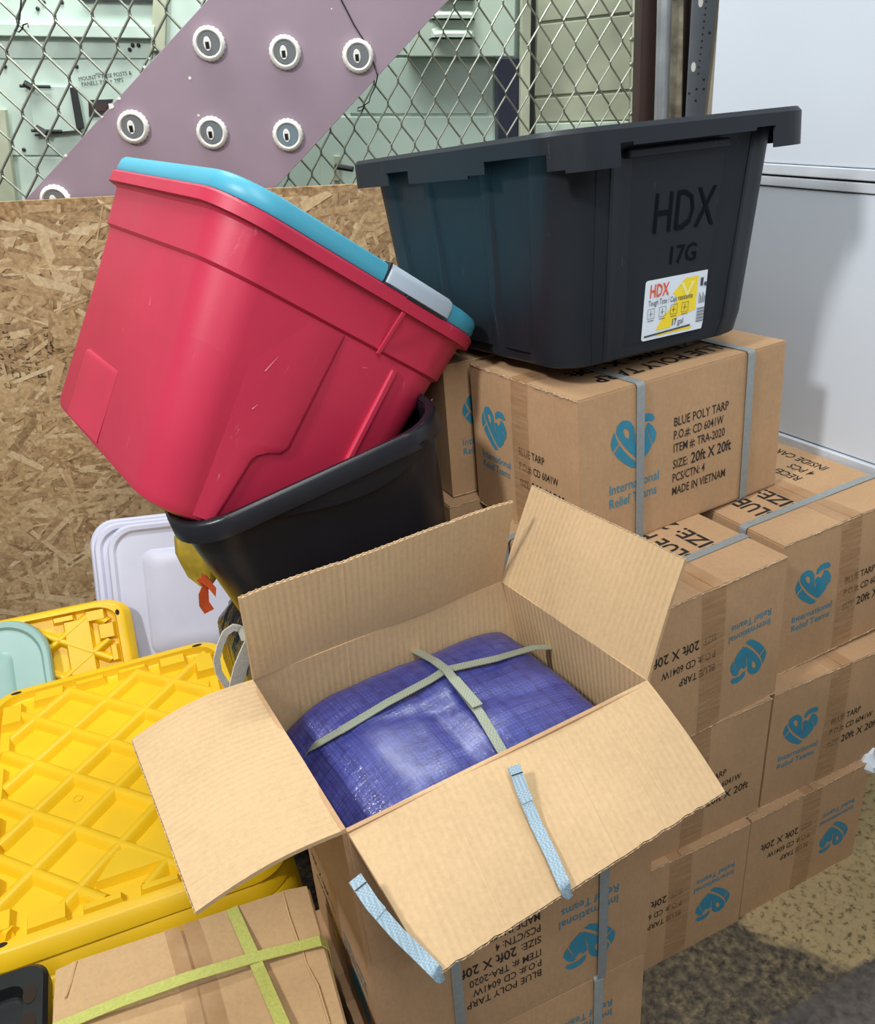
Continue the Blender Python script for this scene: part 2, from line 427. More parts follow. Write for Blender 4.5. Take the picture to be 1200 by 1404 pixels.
LOGO = [
    [(150,465),(118,540),(105,610),(128,690),(205,590),(172,525)],
    [(220,605),(145,702),(190,752),(260,805),(335,847),(405,870),(475,828),(430,797),(340,735),(262,660)],
    [(575,240),(640,238),(682,285),(650,322),(585,325),(520,345),(470,400),(440,400),(450,330),(505,270)],
    [(590,345),(650,375),(700,455),(690,530),(655,590),(630,520),(585,430),(560,380)],
    [(560,400),(590,460),(640,590),(625,640),(590,690),(540,750),(500,785),(455,690),(440,560),(425,480),(470,440),(520,470)],
]
LOGO_P = [(172,470),(185,400),(230,345),(300,322),(370,345),(405,400),(413,480),(422,560),(445,650),(478,740),(484,785),(420,740),(350,690),(280,625),(215,545)]
LOGO_HOLE = [(262,450),(275,425),(300,415),(335,440),(347,490),(330,540),(290,510)]
def add_logo(mb, place, x, y, s):
    """heart emblem of width s, lower left corner at x, y"""
    k = s/600.0
    def q(p): 
        px, py = p; py = py + 0.29*(px-105)
        return place(x + (px-105)*k, y + (985-py)*k*0.95)
    for poly in LOGO: mb.face([q(p) for p in poly])
    i = len(mb.v); n = 30
    def resample(pl, m):
        out = []; L = [0]
        for a in range(len(pl)):
            b = pl[(a+1) % len(pl)]; L.append(L[-1] + math.dist(pl[a], b))
        for t in range(m):
            d = L[-1]*t/m; a = max(j for j in range(len(pl)) if L[j] <= d)
            f = (d-L[a])/max(1e-9, L[a+1]-L[a]); p0 = pl[a]; p1 = pl[(a+1) % len(pl)]
            out.append((p0[0]+(p1[0]-p0[0])*f, p0[1]+(p1[1]-p0[1])*f))
        return out
    o_ = resample(LOGO_P, n); h_ = resample(LOGO_HOLE, n)
    cx = sum(p[0] for p in h_)/n; cy = sum(p[1] for p in h_)/n
    h_ = sorted(h_, key=lambda p: math.atan2(p[1]-cy, p[0]-cx))
    o_ = sorted(o_, key=lambda p: math.atan2(p[1]-cy, p[0]-cx))
    mb.v += [Vector(q(p)) for p in o_] + [Vector(q(p)) for p in h_]
    for j in range(n): mb.f.append([i+j, i+(j+1) % n, i+n+(j+1) % n, i+n+j])

# ================================================================== STRUCTURE
mb = MB(); mb.box((-3.2, -2.6, -0.05), (2.6, 3.6, 0.0))
tag(obj('floor', mb, M['floor']), 'worn yellowed painted concrete floor with a dark dirty patch', None, kind='structure')

# right wall: painted panels with a double rail
a95 = math.radians(95)
WD = Vector((math.cos(a95), math.sin(a95), 0)); WNrm = Vector((WD.y, -WD.x, 0)); WP = Vector((0.36, 0.3, 0))
def wallp(s, z, off=0.0): return WP + WD*s + UP*z + WNrm*off
wr = thing('wall_right', 'white painted panel wall beside the carton stack', None, WP, kind='structure')
S0, S1 = -1.3, 0.281
def wslab(name, s0, s1, z0, z1, off, th, mat, bev=0.002):
    m_ = MB(); m_.hexa([wallp(s0,z0,off), wallp(s1,z0,off), wallp(s1,z0,off+th), wallp(s0,z0,off+th),
                        wallp(s0,z1,off), wallp(s1,z1,off), wallp(s1,z1,off+th), wallp(s0,z1,off+th)])
    return obj(name, m_, mat, wr, world=True, bevel=bev)
wslab('upper_panel', S0, S1, 1.236, 2.3, 0.0, 0.03, M['white'])
wslab('rail', S0, S1, 1.218, 1.235, -0.004, 0.03, M['white2'], 0.0015)
wslab('rail_gap', S0, S1, 1.212, 1.219, 0.006, 0.02, M['gap'], 0)
wslab('rail', S0, S1, 1.199, 1.2145, -0.002, 0.03, M['white2'], 0.0015)
wslab('rail_gap', S0, S1, 1.195, 1.200, 0.006, 0.02, M['gap'], 0)
wslab('lower_panel', S0, S1, 0.757, 1.197, 0.001, 0.03, M['white'])
wslab('base_rail', S0, S1, 0.735, 0.755, -0.006, 0.036, M['white2'])
wslab('rail_gap', S0, S1, 0.728, 0.737, 0.004, 0.02, M['gap'], 0)
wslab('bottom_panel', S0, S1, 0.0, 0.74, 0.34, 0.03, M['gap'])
wslab('underside', S0, S1, 0.728, 0.745, 0.02, 0.35, M['gap'])

# the room behind the camera: plain far walls that close the hall
mb = MB(); mb.box((-3.2, 3.5, 0), (2.6, 3.6, 3.6)); tag(obj('wall_back', mb, M['cab']), 'pale green end wall of the cage', None, kind='structure')

# ================================================================== BACK: strand board sheet
osb = thing('strand_board_sheet', 'oriented strand board sheet standing upright behind the totes', 'board', BP + BR*(-0.6))
tl = back(-420, 298, 0); tr_ = back(760, 239, 0)
poly = [Vector((tl.x, tl.y, 0)), Vector((tr_.x, tr_.y, 0)), tr_, tl]
mb = MB(); mb.slab(poly, BN*0.012)
def m_core():
    m = N('osb_core').set(Roughness=0.85); v = m.coords()
    m.col(m.ramp(m.noise(v, 60, 4), [(0.3, lin((120, 88, 56))), (0.7, lin((196, 164, 118)))])); m.bump(m.noise(v, 80, 4), 0.6, 0.003); return m.m
M['osb_core'] = m_core()
obj('board_core', mb, M['osb_core'], osb, world=True)
mb = MB(); rnd = random.Random(3)
wid = (tr_ - tl).length
for k in range(5200):
    s = rnd.uniform(0, 1); t = rnd.uniform(0, 1)
    top = tl.lerp(tr_, s); c = Vector((top.x, top.y, top.z*t))
    L_ = rnd.uniform(0.025, 0.085); W_ = rnd.uniform(0.004, 0.017)
    a = rnd.gauss(0.25, 0.75)
    d = BR*math.cos(a) + UP*math.sin(a); e = BR*(-math.sin(a)) + UP*math.cos(a)
    o_ = -BN*(0.0004 + k*0.0000003 + rnd.uniform(0, 0.0012))
    p = [c - d*L_*rnd.uniform(.8,1) - e*W_*rnd.uniform(.3,1), c + d*L_*rnd.uniform(.8,1) - e*W_*rnd.uniform(.3,1),
         c + d*L_*rnd.uniform(.7,1) + e*W_*rnd.uniform(.3,1), c - d*L_*rnd.uniform(.7,1) + e*W_*rnd.uniform(.3,1)]
    if max((x - Vector((0,0,0))).z for x in p) > top.z - 0.001 or min(x.z for x in p) < 0: continue
    if any((x - tl).dot(BR) < 0 or (x - tr_).dot(BR) > 0 for x in p): continue
    tl_ = rnd.uniform(-0.0008, 0.0008)
    mb.face([p[0]+o_, p[1]+o_, p[2]+o_-BN*tl_, p[3]+o_-BN*tl_])
so = obj('wood_strands', mb, M['osb'], osb, world=True); so['kind'] = 'stuff'
# faded black mill stamp on the sheet
mb = MB()
def osb_place(u, v):
    c = back(u, v, -0.0022); return c
def stamp(lines, u, v, ang, size):
    c = back(u, v, -0.0024); d = BR*math.cos(ang) + UP*math.sin(ang); e = BR*(-math.sin(ang)) + UP*math.cos(ang)
    for k, tx in enumerate(lines):
        add_text(mb, tx, size, lambda x, y: c + d*x + e*(y - k*size*1.05), 0, 0, 0.02, 0.9)
stamp(['SIZED FOR', 'EXPOSURE 1', '24/16 APA', 'PS 2-10', 'MILL 430'], 12, 520, 1.50, 0.030)
stamp(['EXPOSURE 1', 'PS 2-10'], 78, 515, 1.45, 0.026)
m_ = N('faded_stamp_ink').set(Roughness=0.8); m_.col(lin((52, 44, 38)))
m_.l(m_.ramp(m_.noise(m_.coords(), 60, 4, 0.7), [(0.42, (0,0,0,1)), (0.56, (0.85,0.85,0.85,1))]), m_.b.inputs['Alpha'])
obj('mill_stamp', mb, m_.m, osb, world=True)

# ================================================================== wire mesh panels
def mesh_panel(label, u0, u1, off, pw, ph, rad, ztop, zbot):
    a = back(u0, 200, off); b = back(u1, 200, off)
    L_ = (b-a).dot(BR); base = Vector((a.x, a.y, 0))
    t = thing('wire_mesh_panel', label, 'mesh panel', base, group='wire mesh panels of the cage')
    m_ = MB(); n = int(L_/pw)+1; rows = int((ztop-zbot)/(ph/2))
    for k in range(n+1):
        path = []
        for r in range(rows+1):
            x = (k + (0.5 if r % 2 else 0))*pw
            dz = BN*(0.002 if (r % 2) else -0.002)
            for j, o_ in ((0, -0.06), (1, 0.06)):
                path.append(base + BR*(x + (0.02*pw if r % 2 else -0.02*pw)) + UP*(zbot + (r+o_)*ph/2) + dz)
        path = [p for p in path if -0.001 <= (p-base).dot(BR) <= L_+pw]
        if len(path) > 2: m_.tube(path, rad, 4, False)
        path = []
        for r in range(rows+1):
            x = (k - (0.5 if r % 2 else 0))*pw
            dz = BN*(-0.002 if (r % 2) else 0.002)
            for j, o_ in ((0, -0.06), (1, 0.06)):
                path.append(base + BR*(x + (-0.02*pw if r % 2 else 0.02*pw)) + UP*(zbot + (r+o_)*ph/2) + dz)
        path = [p for p in path if -0.001 <= (p-base).dot(BR) <= L_+pw]
        if len(path) > 2: m_.tube(path, rad, 4, False)
    o = obj('wire_mesh', m_, M['wire'], t, smooth=60, world=True); o['kind'] = 'stuff'
    return t, base, L_
mesh_panel('coarse diamond wire mesh to the left of the mauve sign', -160, 330, 0.10, 0.084, 0.128, 0.0030, 1.95, 0.75)
tR, bR, lR = mesh_panel('finer diamond wire mesh between the mauve sign and the galvanised pipe', 340, 872, 0.12, 0.060, 0.100, 0.0024, 1.95, 0.75)
def bslab(name, px, off, th, mat, parent, bev=0.0, smooth=None):
    m_ = MB(); m_.slab([back(u, v, off) for u, v in px], BN*th)
    return obj(name, m_, mat, parent, world=True, bevel=bev, smooth=smooth)
bslab('frame_post', [(872,-120),(885,-120),(873,330),(862,330)], 0.11, 0.025, M['cab2'], tR, 0.002)
for k in range(7):
    c = back(866, 20+k*34, 0.108); m_ = MB(); m_.lathe([(0.006,0),(0.006,-0.003),(0.003,-0.005)], c, BN, 8)
    obj('bolt', m_, M['wire'], tR, world=True)

# ================================================================== arrow sign board with lamps
sg = thing('arrow_sign_board', 'mauve slanted sign board studded with round white lamp sockets', 'sign', back(240, 420, 0.05))
SO = 0.035
def sl(u, v): return back(u, v, SO)
px = [(-30, 345), (430, -160), (790, -160), (612, 4), (598, 18), (382, 253), (290, 345)]
m_ = MB(); m_.slab([sl(u, v) for u, v in px], BN*0.014)
obj('board', m_, M['sign'], sg, world=True, bevel=0.001)
m_ = MB()
e0 = [sl(38, 272), sl(285, 0)]
chip = random.Random(5)
for (u, v, s) in [(152,146,7),(163,135,5),(90,213,4),(198,92,4),(205,80,3),(260,107,4),(272,158,3),(412,174,3),(140,160,3),(455,12,2),(255,30,2)]:
    c = back(u, v, SO - 0.0006); r = s*0.0011
    m_.slab([c + (BR*math.cos(t)*r*chip.uniform(.6,1.3) + UP*math.sin(t)*r*chip.uniform(.5,1)) for t in [k*PI/3 for k in range(6)]], -BN*0.0004)
obj('paint_chips', m_, M['lamp_white'], sg, world=True)['kind'] = 'stuff'
for (u, v) in [(287,60),(391,72),(491,77),(183,174),(291,182),(395,185),(77,275)]:
    c = back(u, v, SO); ax = -BN
    ring = MB(); prof = [(0.024,0.0),(0.036,0.0),(0.0365,0.006),(0.034,0.013),(0.029,0.016),(0.0255,0.013),(0.024,0.0)]
    ring.lathe(prof, c, ax, 32)
    lr = obj('lamp_ring', ring, M['lamp_white'], sg, smooth=50, world=True)
    teeth = MB()
    for k in range(22):
        t = 2*PI*k/22; d = BR*math.cos(t) + UP*math.sin(t); e = BR*(-math.sin(t)) + UP*math.cos(t)
        p = c + d*0.0325 + ax*0.010
        teeth.hexa([p - d*0.004 - e*0.0026 - ax*0.008, p + d*0.005 - e*0.0026 - ax*0.008, p + d*0.005 + e*0.0026 - ax*0.008, p - d*0.004 + e*0.0026 - ax*0.008,
                    p - d*0.005 - e*0.0018 + ax*0.004, p + d*0.002 - e*0.0018 + ax*0.002, p + d*0.002 + e*0.0018 + ax*0.002, p - d*0.005 + e*0.0018 + ax*0.004])
    obj('ring_fluting', teeth, M['lamp_white'], lr, world=True)
    dish = MB(); dish.lathe([(0.0001,0.002),(0.012,0.002),(0.020,0.006),(0.0245,0.013)], c, ax, 24)
    obj('reflector', dish, M['chrome'], lr, smooth=60, world=True)
    p = c - BR*0.003 + ax*0.006
    sk = MB(); sk.loft([[p + BR*x*0.0085 + UP*y*0.015 + ax*z for x, y in [(math.cos(t), math.sin(t)*(1 if abs(math.sin(t))<.9 else 1)) for t in [2*PI*j/14 for j in range(14)]]] for z in (-0.004, 0.010)])
    obj('bulb_socket', sk, M['lamp_white'], lr, world=True, bevel=0.001)
    sk = MB(); sk.box((-0.0045,-0.0005,-0.011),(0.0045,0.0025,0.004)); 
    R3 = Matrix((BR, BN, UP)).transposed()
    for i_, v_ in enumerate(sk.v): sk.v[i_] = p + ax*0.0095 + R3 @ v_
    obj('contact', sk, M['dark'], lr, world=True)
    sk = MB(); sk.box((-0.004,-0.0005,-0.007),(0.004,0.003,0.007))
    for i_, v_ in enumerate(sk.v): sk.v[i_] = c + BR*0.0125 + ax*0.010 + R3 @ v_
    obj('clip', sk, M['dark'], lr, world=True)
m_ = MB(); m_.tube([back(u, v, SO-0.006) for u, v in [(448,-60),(468,0),(486,35),(503,62),(513,88),(518,104)]] +
                   [back(u, v, SO+0.02) for u, v in [(514,120),(508,132),(506,140),(497,146),(491,148),(490,152),(496,152),(500,146)]], 0.0016, 6)
tag(obj('hanging_cable', m_, M['wire_dark'], smooth=60), 'thin dark cable dangling over the mauve sign beside its right lamp', 'cable')
m_ = MB(); m_.tube([back(u, v, 0.095) for u, v in [(31,-40),(29,0),(27,25),(24,37),(20,42),(26,44),(30,40),(32,34),(38,32),(39,38)]], 0.0018, 6)
tag(obj('wire_hook', m_, M['wire_dark'], smooth=60), 'bent dark wire hook hanging on the coarse mesh', 'wire')

# ================================================================== cabinets behind the mesh
CO = 0.42
cb = thing('steel_cabinet', 'pale green steel equipment cabinet behind the mesh with doors and latches', 'cabinet', Vector((*back(250, 300, CO).xy, 0)))
bslab('body', [(-420,-160),(712,-160),(704,520),(-420,520)], CO, 0.4, M['cab'], cb)
# door sheets stand a little proud, seams between them
def door(px, d=0.006, mat='cab'): return bslab('door_panel', px, CO-d, d, M[mat], cb, 0.0015)
door([(-60,-80),(218,-80),(208,80),(-60,80)])
door([(-60,83),(207,83),(192,213),(-60,213)])
door([(26,216),(190,216),(175,330),(34,330)])
door([(228,-80),(600,-80),(600,76),(222,76)], 0.006)
door([(480,79),(672,79),(668,156),(480,156)], 0.004)
door([(440,160),(680,160),(676,300),(440,300)], 0.006)
bslab('ledge', [(-60,31),(212,35),(211,53),(-60,48)], CO-0.03, 0.026, M['cab'], cb, 0.002)
bslab('corner_post', [(214,-80),(232,-80),(226,70),(206,70)], CO-0.025, 0.03, M['cab2'], cb, 0.002)
bslab('corner_post', [(-30,150),(6,150),(24,300),(-30,300)], CO-0.03, 0.03, M['cab2'], cb, 0.002)
bslab('upper_hood', [(560,-80),(709,-80),(706,78),(560,78)], CO-0.05, 0.05, M['cab3'], cb, 0.003)
for (v0, v1) in ((12, 25), (37, 51), (-14, -2)):
    m_ = MB(); cc = [back(u, v, CO-0.05) for u, v in ((592,v0+3),(600,v0),(644,v0),(650,v0+4),(651,v1),(592,v1))]
    cc2 = [back(u, v, CO-0.068) for u, v in ((596,v1-4),(604,v1-5),(642,v1-5),(646,v1-4),(648,v1),(596,v1))]
    m_.loft([cc, cc2]); obj('louvre', m_, M['cab3'], cb, world=True, smooth=40)
    bslab('louvre_slot', [(594,v1),(651,v1),(651,v1+2.5),(588,v1+2.5)], CO-0.052, 0.002, M['dark'], cb)
# small hatch with strap hinges
bslab('hatch_door', [(36,116),(103,119),(112,181),(48,186)], CO-0.016, 0.012, M['cab'], cb, 0.002)
bslab('hatch_edge', [(95,120),(104,119),(115,176),(105,179)], CO-0.024, 0.012, M['dark'], cb, 0.002)
for (u, v) in ((33,117),(49,178)):
    m_ = MB(); m_.tube([back(u-6, v+1, CO-0.025), back(u+36, v+2, CO-0.025)], 0.004, 8)
    hh = obj('hinge_rod', m_, M['dark'], cb, world=True)
    m_ = MB(); m_.tube([back(u, v-3, CO-0.03), back(u+14, v+5, CO-0.03)], 0.009, 8); obj('hinge_knuckle', m_, M['dark'], hh, world=True)
bslab('hatch_frame', [(47,184),(110,178),(111,180),(48,187)], CO-0.022, 0.004, M['dark'], cb)
bslab('nameplate', [(121,137),(155,136),(142,160),(122,160)], CO-0.009, 0.003, M['dark'], cb)
bslab('nameplate_band', [(124,143),(150,142),(145,152),(124,153)], CO-0.0105, 0.002, M['brown'], cb)
m_ = MB()
def handw(tx, u, v, size):
    c = back(u, v, CO-0.0085); add_text(m_, tx, size, lambda x, y: c + BR*x + UP*(y + x*0.04), 0, 0, 0.0, 0.95)
handw('MOUNT + FUSE POSTS &', 108, 111, 0.0135); handw("PANELS 'P1IF + 'MPS'", 112, 118.5, 0.0135); handw('MALL', 131, 104, 0.010)
obj('handwritten_note', m_, M['ink'], cb, world=True)
for (u, v) in ((7,91),(33,205),(105,91),(60,3),(85,3),(190,62),(182,62),(178,68),(52,12)):
    m_ = MB(); m_.lathe([(0.005,0),(0.005,-0.004),(0.002,-0.006)], back(u, v, CO-0.006), BN, 10); obj('screw', m_, M['dark'], cb, world=True)
bslab('top_latch', [(112,-6),(215,-2),(214,3),(112,1)], CO-0.02, 0.012, M['dark'], cb)
m_ = MB(); m_.tube([back(460, 228, CO-0.03), back(484, 232, CO-0.05)], 0.008, 8); lk = obj('door_latch', m_, M['dark'], cb, world=True)
bslab('latch_plate', [(458,214),(466,214),(466,248),(458,248)], CO-0.012, 0.006, M['cab2'], cb, 0.001)

nv = tag(bslab('navy_post', [(683,79),(716,79),(714,330),(683,330)], CO-0.10, 0.05, M['navy'], None, 0.003), 'navy blue steel post beside the pale green cabinet', 'post')
cf = thing('cabinet_side_frame', 'narrow olive steel upright right of the navy post', 'upright', Vector((*back(724, 300, 0.28).xy, 0)))
bslab('upright', [(718,-160),(731,-160),(724,360),(712,360)], 0.28, 0.03, M['cab2'], cf, 0.002)
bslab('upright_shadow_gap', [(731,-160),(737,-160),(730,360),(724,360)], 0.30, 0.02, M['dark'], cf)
c2 = thing('cream_cabinet', 'olive cream steel cabinet behind the finer mesh', 'cabinet', Vector((*back(800, 300, 0.46).xy, 0)))
bslab('body', [(738,-160),(905,-160),(890,520),(732,520)], 0.46, 0.3, M['cab2'], c2)
bslab('door_panel', [(738,-80),(880,-80),(875,15),(738,30)], 0.452, 0.008, M['cab2'], c2, 0.002)
bslab('door_panel', [(738,34),(875,19),(868,122),(733,132)], 0.452, 0.008, M['cab2'], c2, 0.002)
bslab('door_panel', [(733,136),(868,126),(866,164),(735,167)], 0.452, 0.008, M['cab2'], c2, 0.002)
bslab('drip_tray', [(735,170),(862,166),(858,300),(730,300)], 0.44, 0.02, M['cab3'], c2, 0.002)

# posts where the cage meets the white wall
PN = Vector((0.30, 0.80, 0))
def postp(u, v, off=0): return at_plane(u, v, BN, PN + BN*off)
def pslab(name, px, off, th, mat, parent=None, bev=0.0):
    m_ = MB(); m_.slab([postp(u, v, off) for u, v in px], BN*th); return obj(name, m_, mat, parent, world=bool(parent), bevel=bev)
tag(pslab('brown_channel', [(883,-160),(905,-160),(893,420),(867,420)], 0.08, 0.04, M['brown'], None, 0.003), 'dark brown steel channel left of the galvanised pipe', 'channel')
g0 = postp(916, -140, 0.0); g1 = postp(902, 330, 0.0)
m_ = MB(); m_.tube([Vector((g1.x, g1.y, 0)) + (g1-g0)*0.02, g1, g0], 0.0145, 20)
tag(obj('galvanised_pipe', m_, M['galv'], smooth=50), 'shiny galvanised steel pipe post rising behind the dark grey tote', 'pipe')
m_ = MB(); rs = random.Random(2)
tag(pslab('rusty_strip', [(923,-160),(941,-160),(931,420),(915,420)], 0.012, 0.008, M['rust'], None, 0.002), 'pitted rusty metal strip right of the galvanised pipe', 'strip')
tag(pslab('dark_channel', [(940,-160),(957,-160),(945,420),(929,420)], 0.03, 0.03, M['brown'], None, 0.003), 'dark brown channel between the rusty strip and the slotted angle', 'channel')
an = thing('slotted_angle', 'grey perforated steel angle post with oval slots', 'angle post', Vector((*postp(960, 300).xy, 0)))
pslab('web', [(958,-160),(1001,-160),(935,420),(926,420)], -0.02, 0.004, M['angle'], an, 0.001)
pslab('side_flange', [(1000,-160),(1002,-160),(936,420),(934,420)], -0.02, 0.03, M['angle'], an, 0.001)
for (u, v, r) in [(961,3,0.0065),(951,92,0.0065)]:
    c = postp(u, v, -0.0205); m_ = MB(); m_.slab([c + BR*math.cos(t)*r*0.75 + UP*math.sin(t)*r*1.35 for t in [2*PI*k/14 for k in range(14)]], -BN*0.0004)
    obj('slot', m_, M['lamp_white'], an, world=True)
for k in range(12):
    c = postp(968.5-k*1.0, 2+k*9.0, -0.0205); m_ = MB(); m_.lathe([(0.0016,0),(0.0016,-0.0006)], c, BN, 8); obj('perforation', m_, M['dark'], an, world=True)
for (u, v) in [(973,45),(965,109),(955,122),(965,122),(945,128),(954,138)]:
    c = postp(u, v, -0.0205); m_ = MB(); m_.lathe([(0.0022,0),(0.0022,-0.0006)], c, BN, 8); obj('perforation', m_, M['dark'], an, world=True)
tag(pslab('door_jamb_strip', [(1000,-160),(1016,-160),(956,420),(934,420)], -0.012, 0.03, M['cream'], None, 0.002), 'narrow cream jamb strip at the edge of the white wall', 'jamb')

# ================================================================== CARTONS
CL, CW, CH = 0.42, 0.294, 0.247
BUL = 0.0022
def bul(s, t): return BUL*max(0, 1-s*s)*max(0, 1-t*t)
def face_place(face, extra=0.0006):
    """2-D (x right, y up) on a face, origin lower left, seen from outside -> carton local"""
    hw, hl = CW/2, CL/2
    if face == 'end0': return lambda x, y: Vector((x-hw, -hl - bul((x-hw)/hw, 2*y/CH-1) - extra, y))
    if face == 'end1': return lambda x, y: Vector((hw-x, hl + bul((hw-x)/hw, 2*y/CH-1) + extra, y))
    if face == 'sideL': return lambda x, y: Vector((-hw - bul((hl-x)/hl, 2*y/CH-1) - extra, hl-x, y))
    if face == 'sideR': return lambda x, y: Vector((hw + bul((x-hl)/hl, 2*y/CH-1) + extra, x-hl, y))
    if face == 'top': return lambda x, y: Vector((hw-y, x-hl, CH + 0.0031 + extra))       # baseline along +Y, up along -X
    if face == 'bot': return lambda x, y: Vector((y-hw, x-hl, -0.0031 - extra))

def carton_meshes():
    out = []
    hw, hl, n = CW/2, CL/2, 8
    m_ = MB()
    def grid(fn):
        i = len(m_.v)
        for a in range(n+1):
            for b in range(n+1): m_.v.append(Vector(fn(2*a/n-1, 2*b/n-1)))
        for a in range(n):
            for b in range(n): q = i+a*(n+1)+b; m_.f.append([q, q+n+1, q+n+2, q+1])
    z = lambda t: CH*(t+1)/2
    grid(lambda s, t: (s*hw, -hl-bul(s,t), z(t))); grid(lambda s, t: (s*hw, hl+bul(s,t), z(t)))
    grid(lambda s, t: (-hw-bul(s,t), s*hl, z(t))); grid(lambda s, t: (hw+bul(s,t), s*hl, z(t)))
    grid(lambda s, t: (s*hw, t*hl, CH)); grid(lambda s, t: (s*hw, t*hl, 0))
    bmx = bmesh.new(); me = mesh_of('carton_body', m_, M['card'])
    bmx.from_mesh(me); bmesh.ops.remove_doubles(bmx, verts=bmx.verts, dist=0.0004); bmesh.ops.recalc_face_normals(bmx, faces=bmx.faces); bmx.to_mesh(me); bmx.free()
    me.shade_smooth(); me.set_sharp_from_angle(angle=math.radians(35))
    out.append(('body', me, None))
    r = random.Random(11)
    for s, zz, sg_ in ((-1, CH, 1), (1, CH, 1), (-1, 0, -1), (1, 0, -1)):
        m_ = MB(); K = 12; top = []; 
        x0, x1 = (s*0.0012, s*(hw-0.0012))
        def zt(x, k): return zz + sg_*(0.003 + (0.0012*r.random() if k in (0, K) else 0.0004*r.random()))
        for k in range(K+1):
            y = -hl + 2*hl*k/K; e = 0.0015*r.uniform(-1, 1) if 0 < k < K else 0
            top.append([(x0 + e*0.5, y, zz), (x1, y, zz), (x1, y, zt(x1, k)), (x0 + e*0.5, y, zt(x0, k))])
        m_.loft(top); out.append(('top_flap' if sg_ > 0 else 'bottom_flap', mesh_of('carton_flap', m_, M['card']), None))
    for ys in (-1, 1):
        for zz, sg_ in ((CH, 1), (0, -1)):
            m_ = MB(); path = [Vector((-hw + CW*k/40, ys*(hl - 0.0006 + 0.0012*r.random()), zz + sg_*(0.0005 + 0.0020*r.random()))) for k in range(41)]
            m_.tube(path, [0.0006 + 0.0011*r.random() for _ in path], 5); out.append(('worn_edge', mesh_of('worn_edge', m_, M['card_edge']), None))
    # tape over both seams, running down the end faces
    for sg_, fz in ((1, CH + 0.0046), (-1, -0.0046)):
        m_ = MB(); wt = 0.046; path = []
        def dn(y_sign, depth):
            res = []
            for k in range(5):
                zz = (CH - depth*k/4) if sg_ > 0 else depth*k/4
                b_ = bul(0, 2*zz/CH-1); res.append(Vector((0, y_sign*(hl + b_ + 0.0009), zz)))
            return res
        a = dn(-1, CH*0.5)[::-1]; b = dn(1, CH*0.5)
        path = a + [Vector((0, -hl, fz)), Vector((0, 0, fz)), Vector((0, hl, fz))] + b
        for k in range(len(path)-1):
            d = Vector((wt/2, 0, 0)); m_.face([path[k]-d, path[k]+d, path[k+1]+d, path[k+1]-d])
        out.append(('packing_tape', mesh_of('packing_tape', m_, M['tape'], 30), None))
    for y0 in (-0.128, 0.098):
        m_ = MB(); g = 0.0055; ww = 0.0145
        lp = rrect(hw+g, CH/2+g, 0.007, 0, 4); 
        ring0 = [Vector((p.x, y0-ww/2, p.y + CH/2)) for p in lp]; ring1 = [Vector((p.x, y0+ww/2, p.y + CH/2)) for p in lp]
        inn = rrect(hw+g-0.0012, CH/2+g-0.0012, 0.006, 0, 4)
        r2 = [Vector((p.x, y0+ww/2, p.y + CH/2)) for p in inn]; r3 = [Vector((p.x, y0-ww/2, p.y + CH/2)) for p in inn]
        m_.loft([ring0, ring1, r2, r3, ring0], False, False)
        out.append(('strap', mesh_of('carton_strap', m_, M['strap_grey'], 40), None))
    # print
    def emit(tx, lg=None):
        if lg: out.append(('printed_logo', mesh_of('printed_logo', lg, M['ink_teal']), None))
        out.append(('printed_text', mesh_of('printed_text', tx, M['ink']), None))
    for f in ('end0', 'end1'):
        p = face_place(f); tx = MB(); lg = MB()
        add_logo(lg, p, 0.030, 0.112, 0.078)
        add_text(lg, 'International', 0.0175, p, 0.026, 0.094, 0.004, 0.9, fit=0.088); add_text(lg, 'Relief Teams', 0.0175, p, 0.026, 0.076, 0.004, 0.9, fit=0.084)
        add_text(tx, 'BLUE TARP', 0.0185, p, 0.140, 0.128, 0.006, fit=0.070); add_text(tx, 'P.O.#: CD 6041W', 0.0185, p, 0.140, 0.103, 0.006, fit=0.104)
        add_text(tx, 'SIZE:', 0.0185, p, 0.140, 0.074, 0.006, fit=0.028); add_text(tx, '20ft X 20ft', 0.0235, p, 0.173, 0.073, 0.010, fit=0.090)
        emit(tx, lg)
    for f in ('sideL', 'sideR'):
        p = face_place(f); tx = MB(); lg = MB()
        add_logo(lg, p, 0.058, 0.116, 0.088)
        add_text(lg, 'International', 0.0225, p, 0.054, 0.088, 0.006, 0.9, fit=0.098); add_text(lg, 'Relief Teams', 0.0225, p, 0.054, 0.065, 0.006, 0.9, fit=0.094)
        X0 = 0.180
        for k, (s_, fw) in enumerate([('BLUE POLY TARP', 0.116), ('P.O.#: CD 6041W', 0.106), ('ITEM #: TRA-2020', 0.110)]):
            add_text(tx, s_, 0.0205, p, X0, 0.166-k*0.0215, 0.007, fit=fw)
        add_text(tx, 'SIZE:', 0.0205, p, X0, 0.096, 0.007, fit=0.031); add_text(tx, '20ft X 20ft', 0.026, p, X0+0.038, 0.095, 0.014, fit=0.088)
        add_text(tx, 'PCS/CTN: 4', 0.0205, p, X0, 0.073, 0.007, fit=0.069); add_text(tx, 'MADE IN VIETNAM', 0.0205, p, X0, 0.050, 0.007, fit=0.116)
        emit(tx, lg)
    for f in ('top', 'bot'):
        p = face_place(f); tx = MB()
        y0 = 0.222 if f == 'top' else 0.102
        add_text(tx, 'BLUE POLY TARP', 0.046, p, 0.075, y0, 0.02, fit=0.27); add_text(tx, 'SIZE: 20ft X 20ft', 0.042, p, 0.075, y0-0.05, 0.02, fit=0.28)
        emit(tx); tx = MB()
        for k, s_ in enumerate(('RECEIVE', '4 PCS', 'INSIDE CARTON')): add_text(tx, s_, 0.026, p, 0.150, (0.092 if f == 'top' else 0.240)-k*0.032, 0.01)
        emit(tx)
    return out
CMESH = carton_meshes()
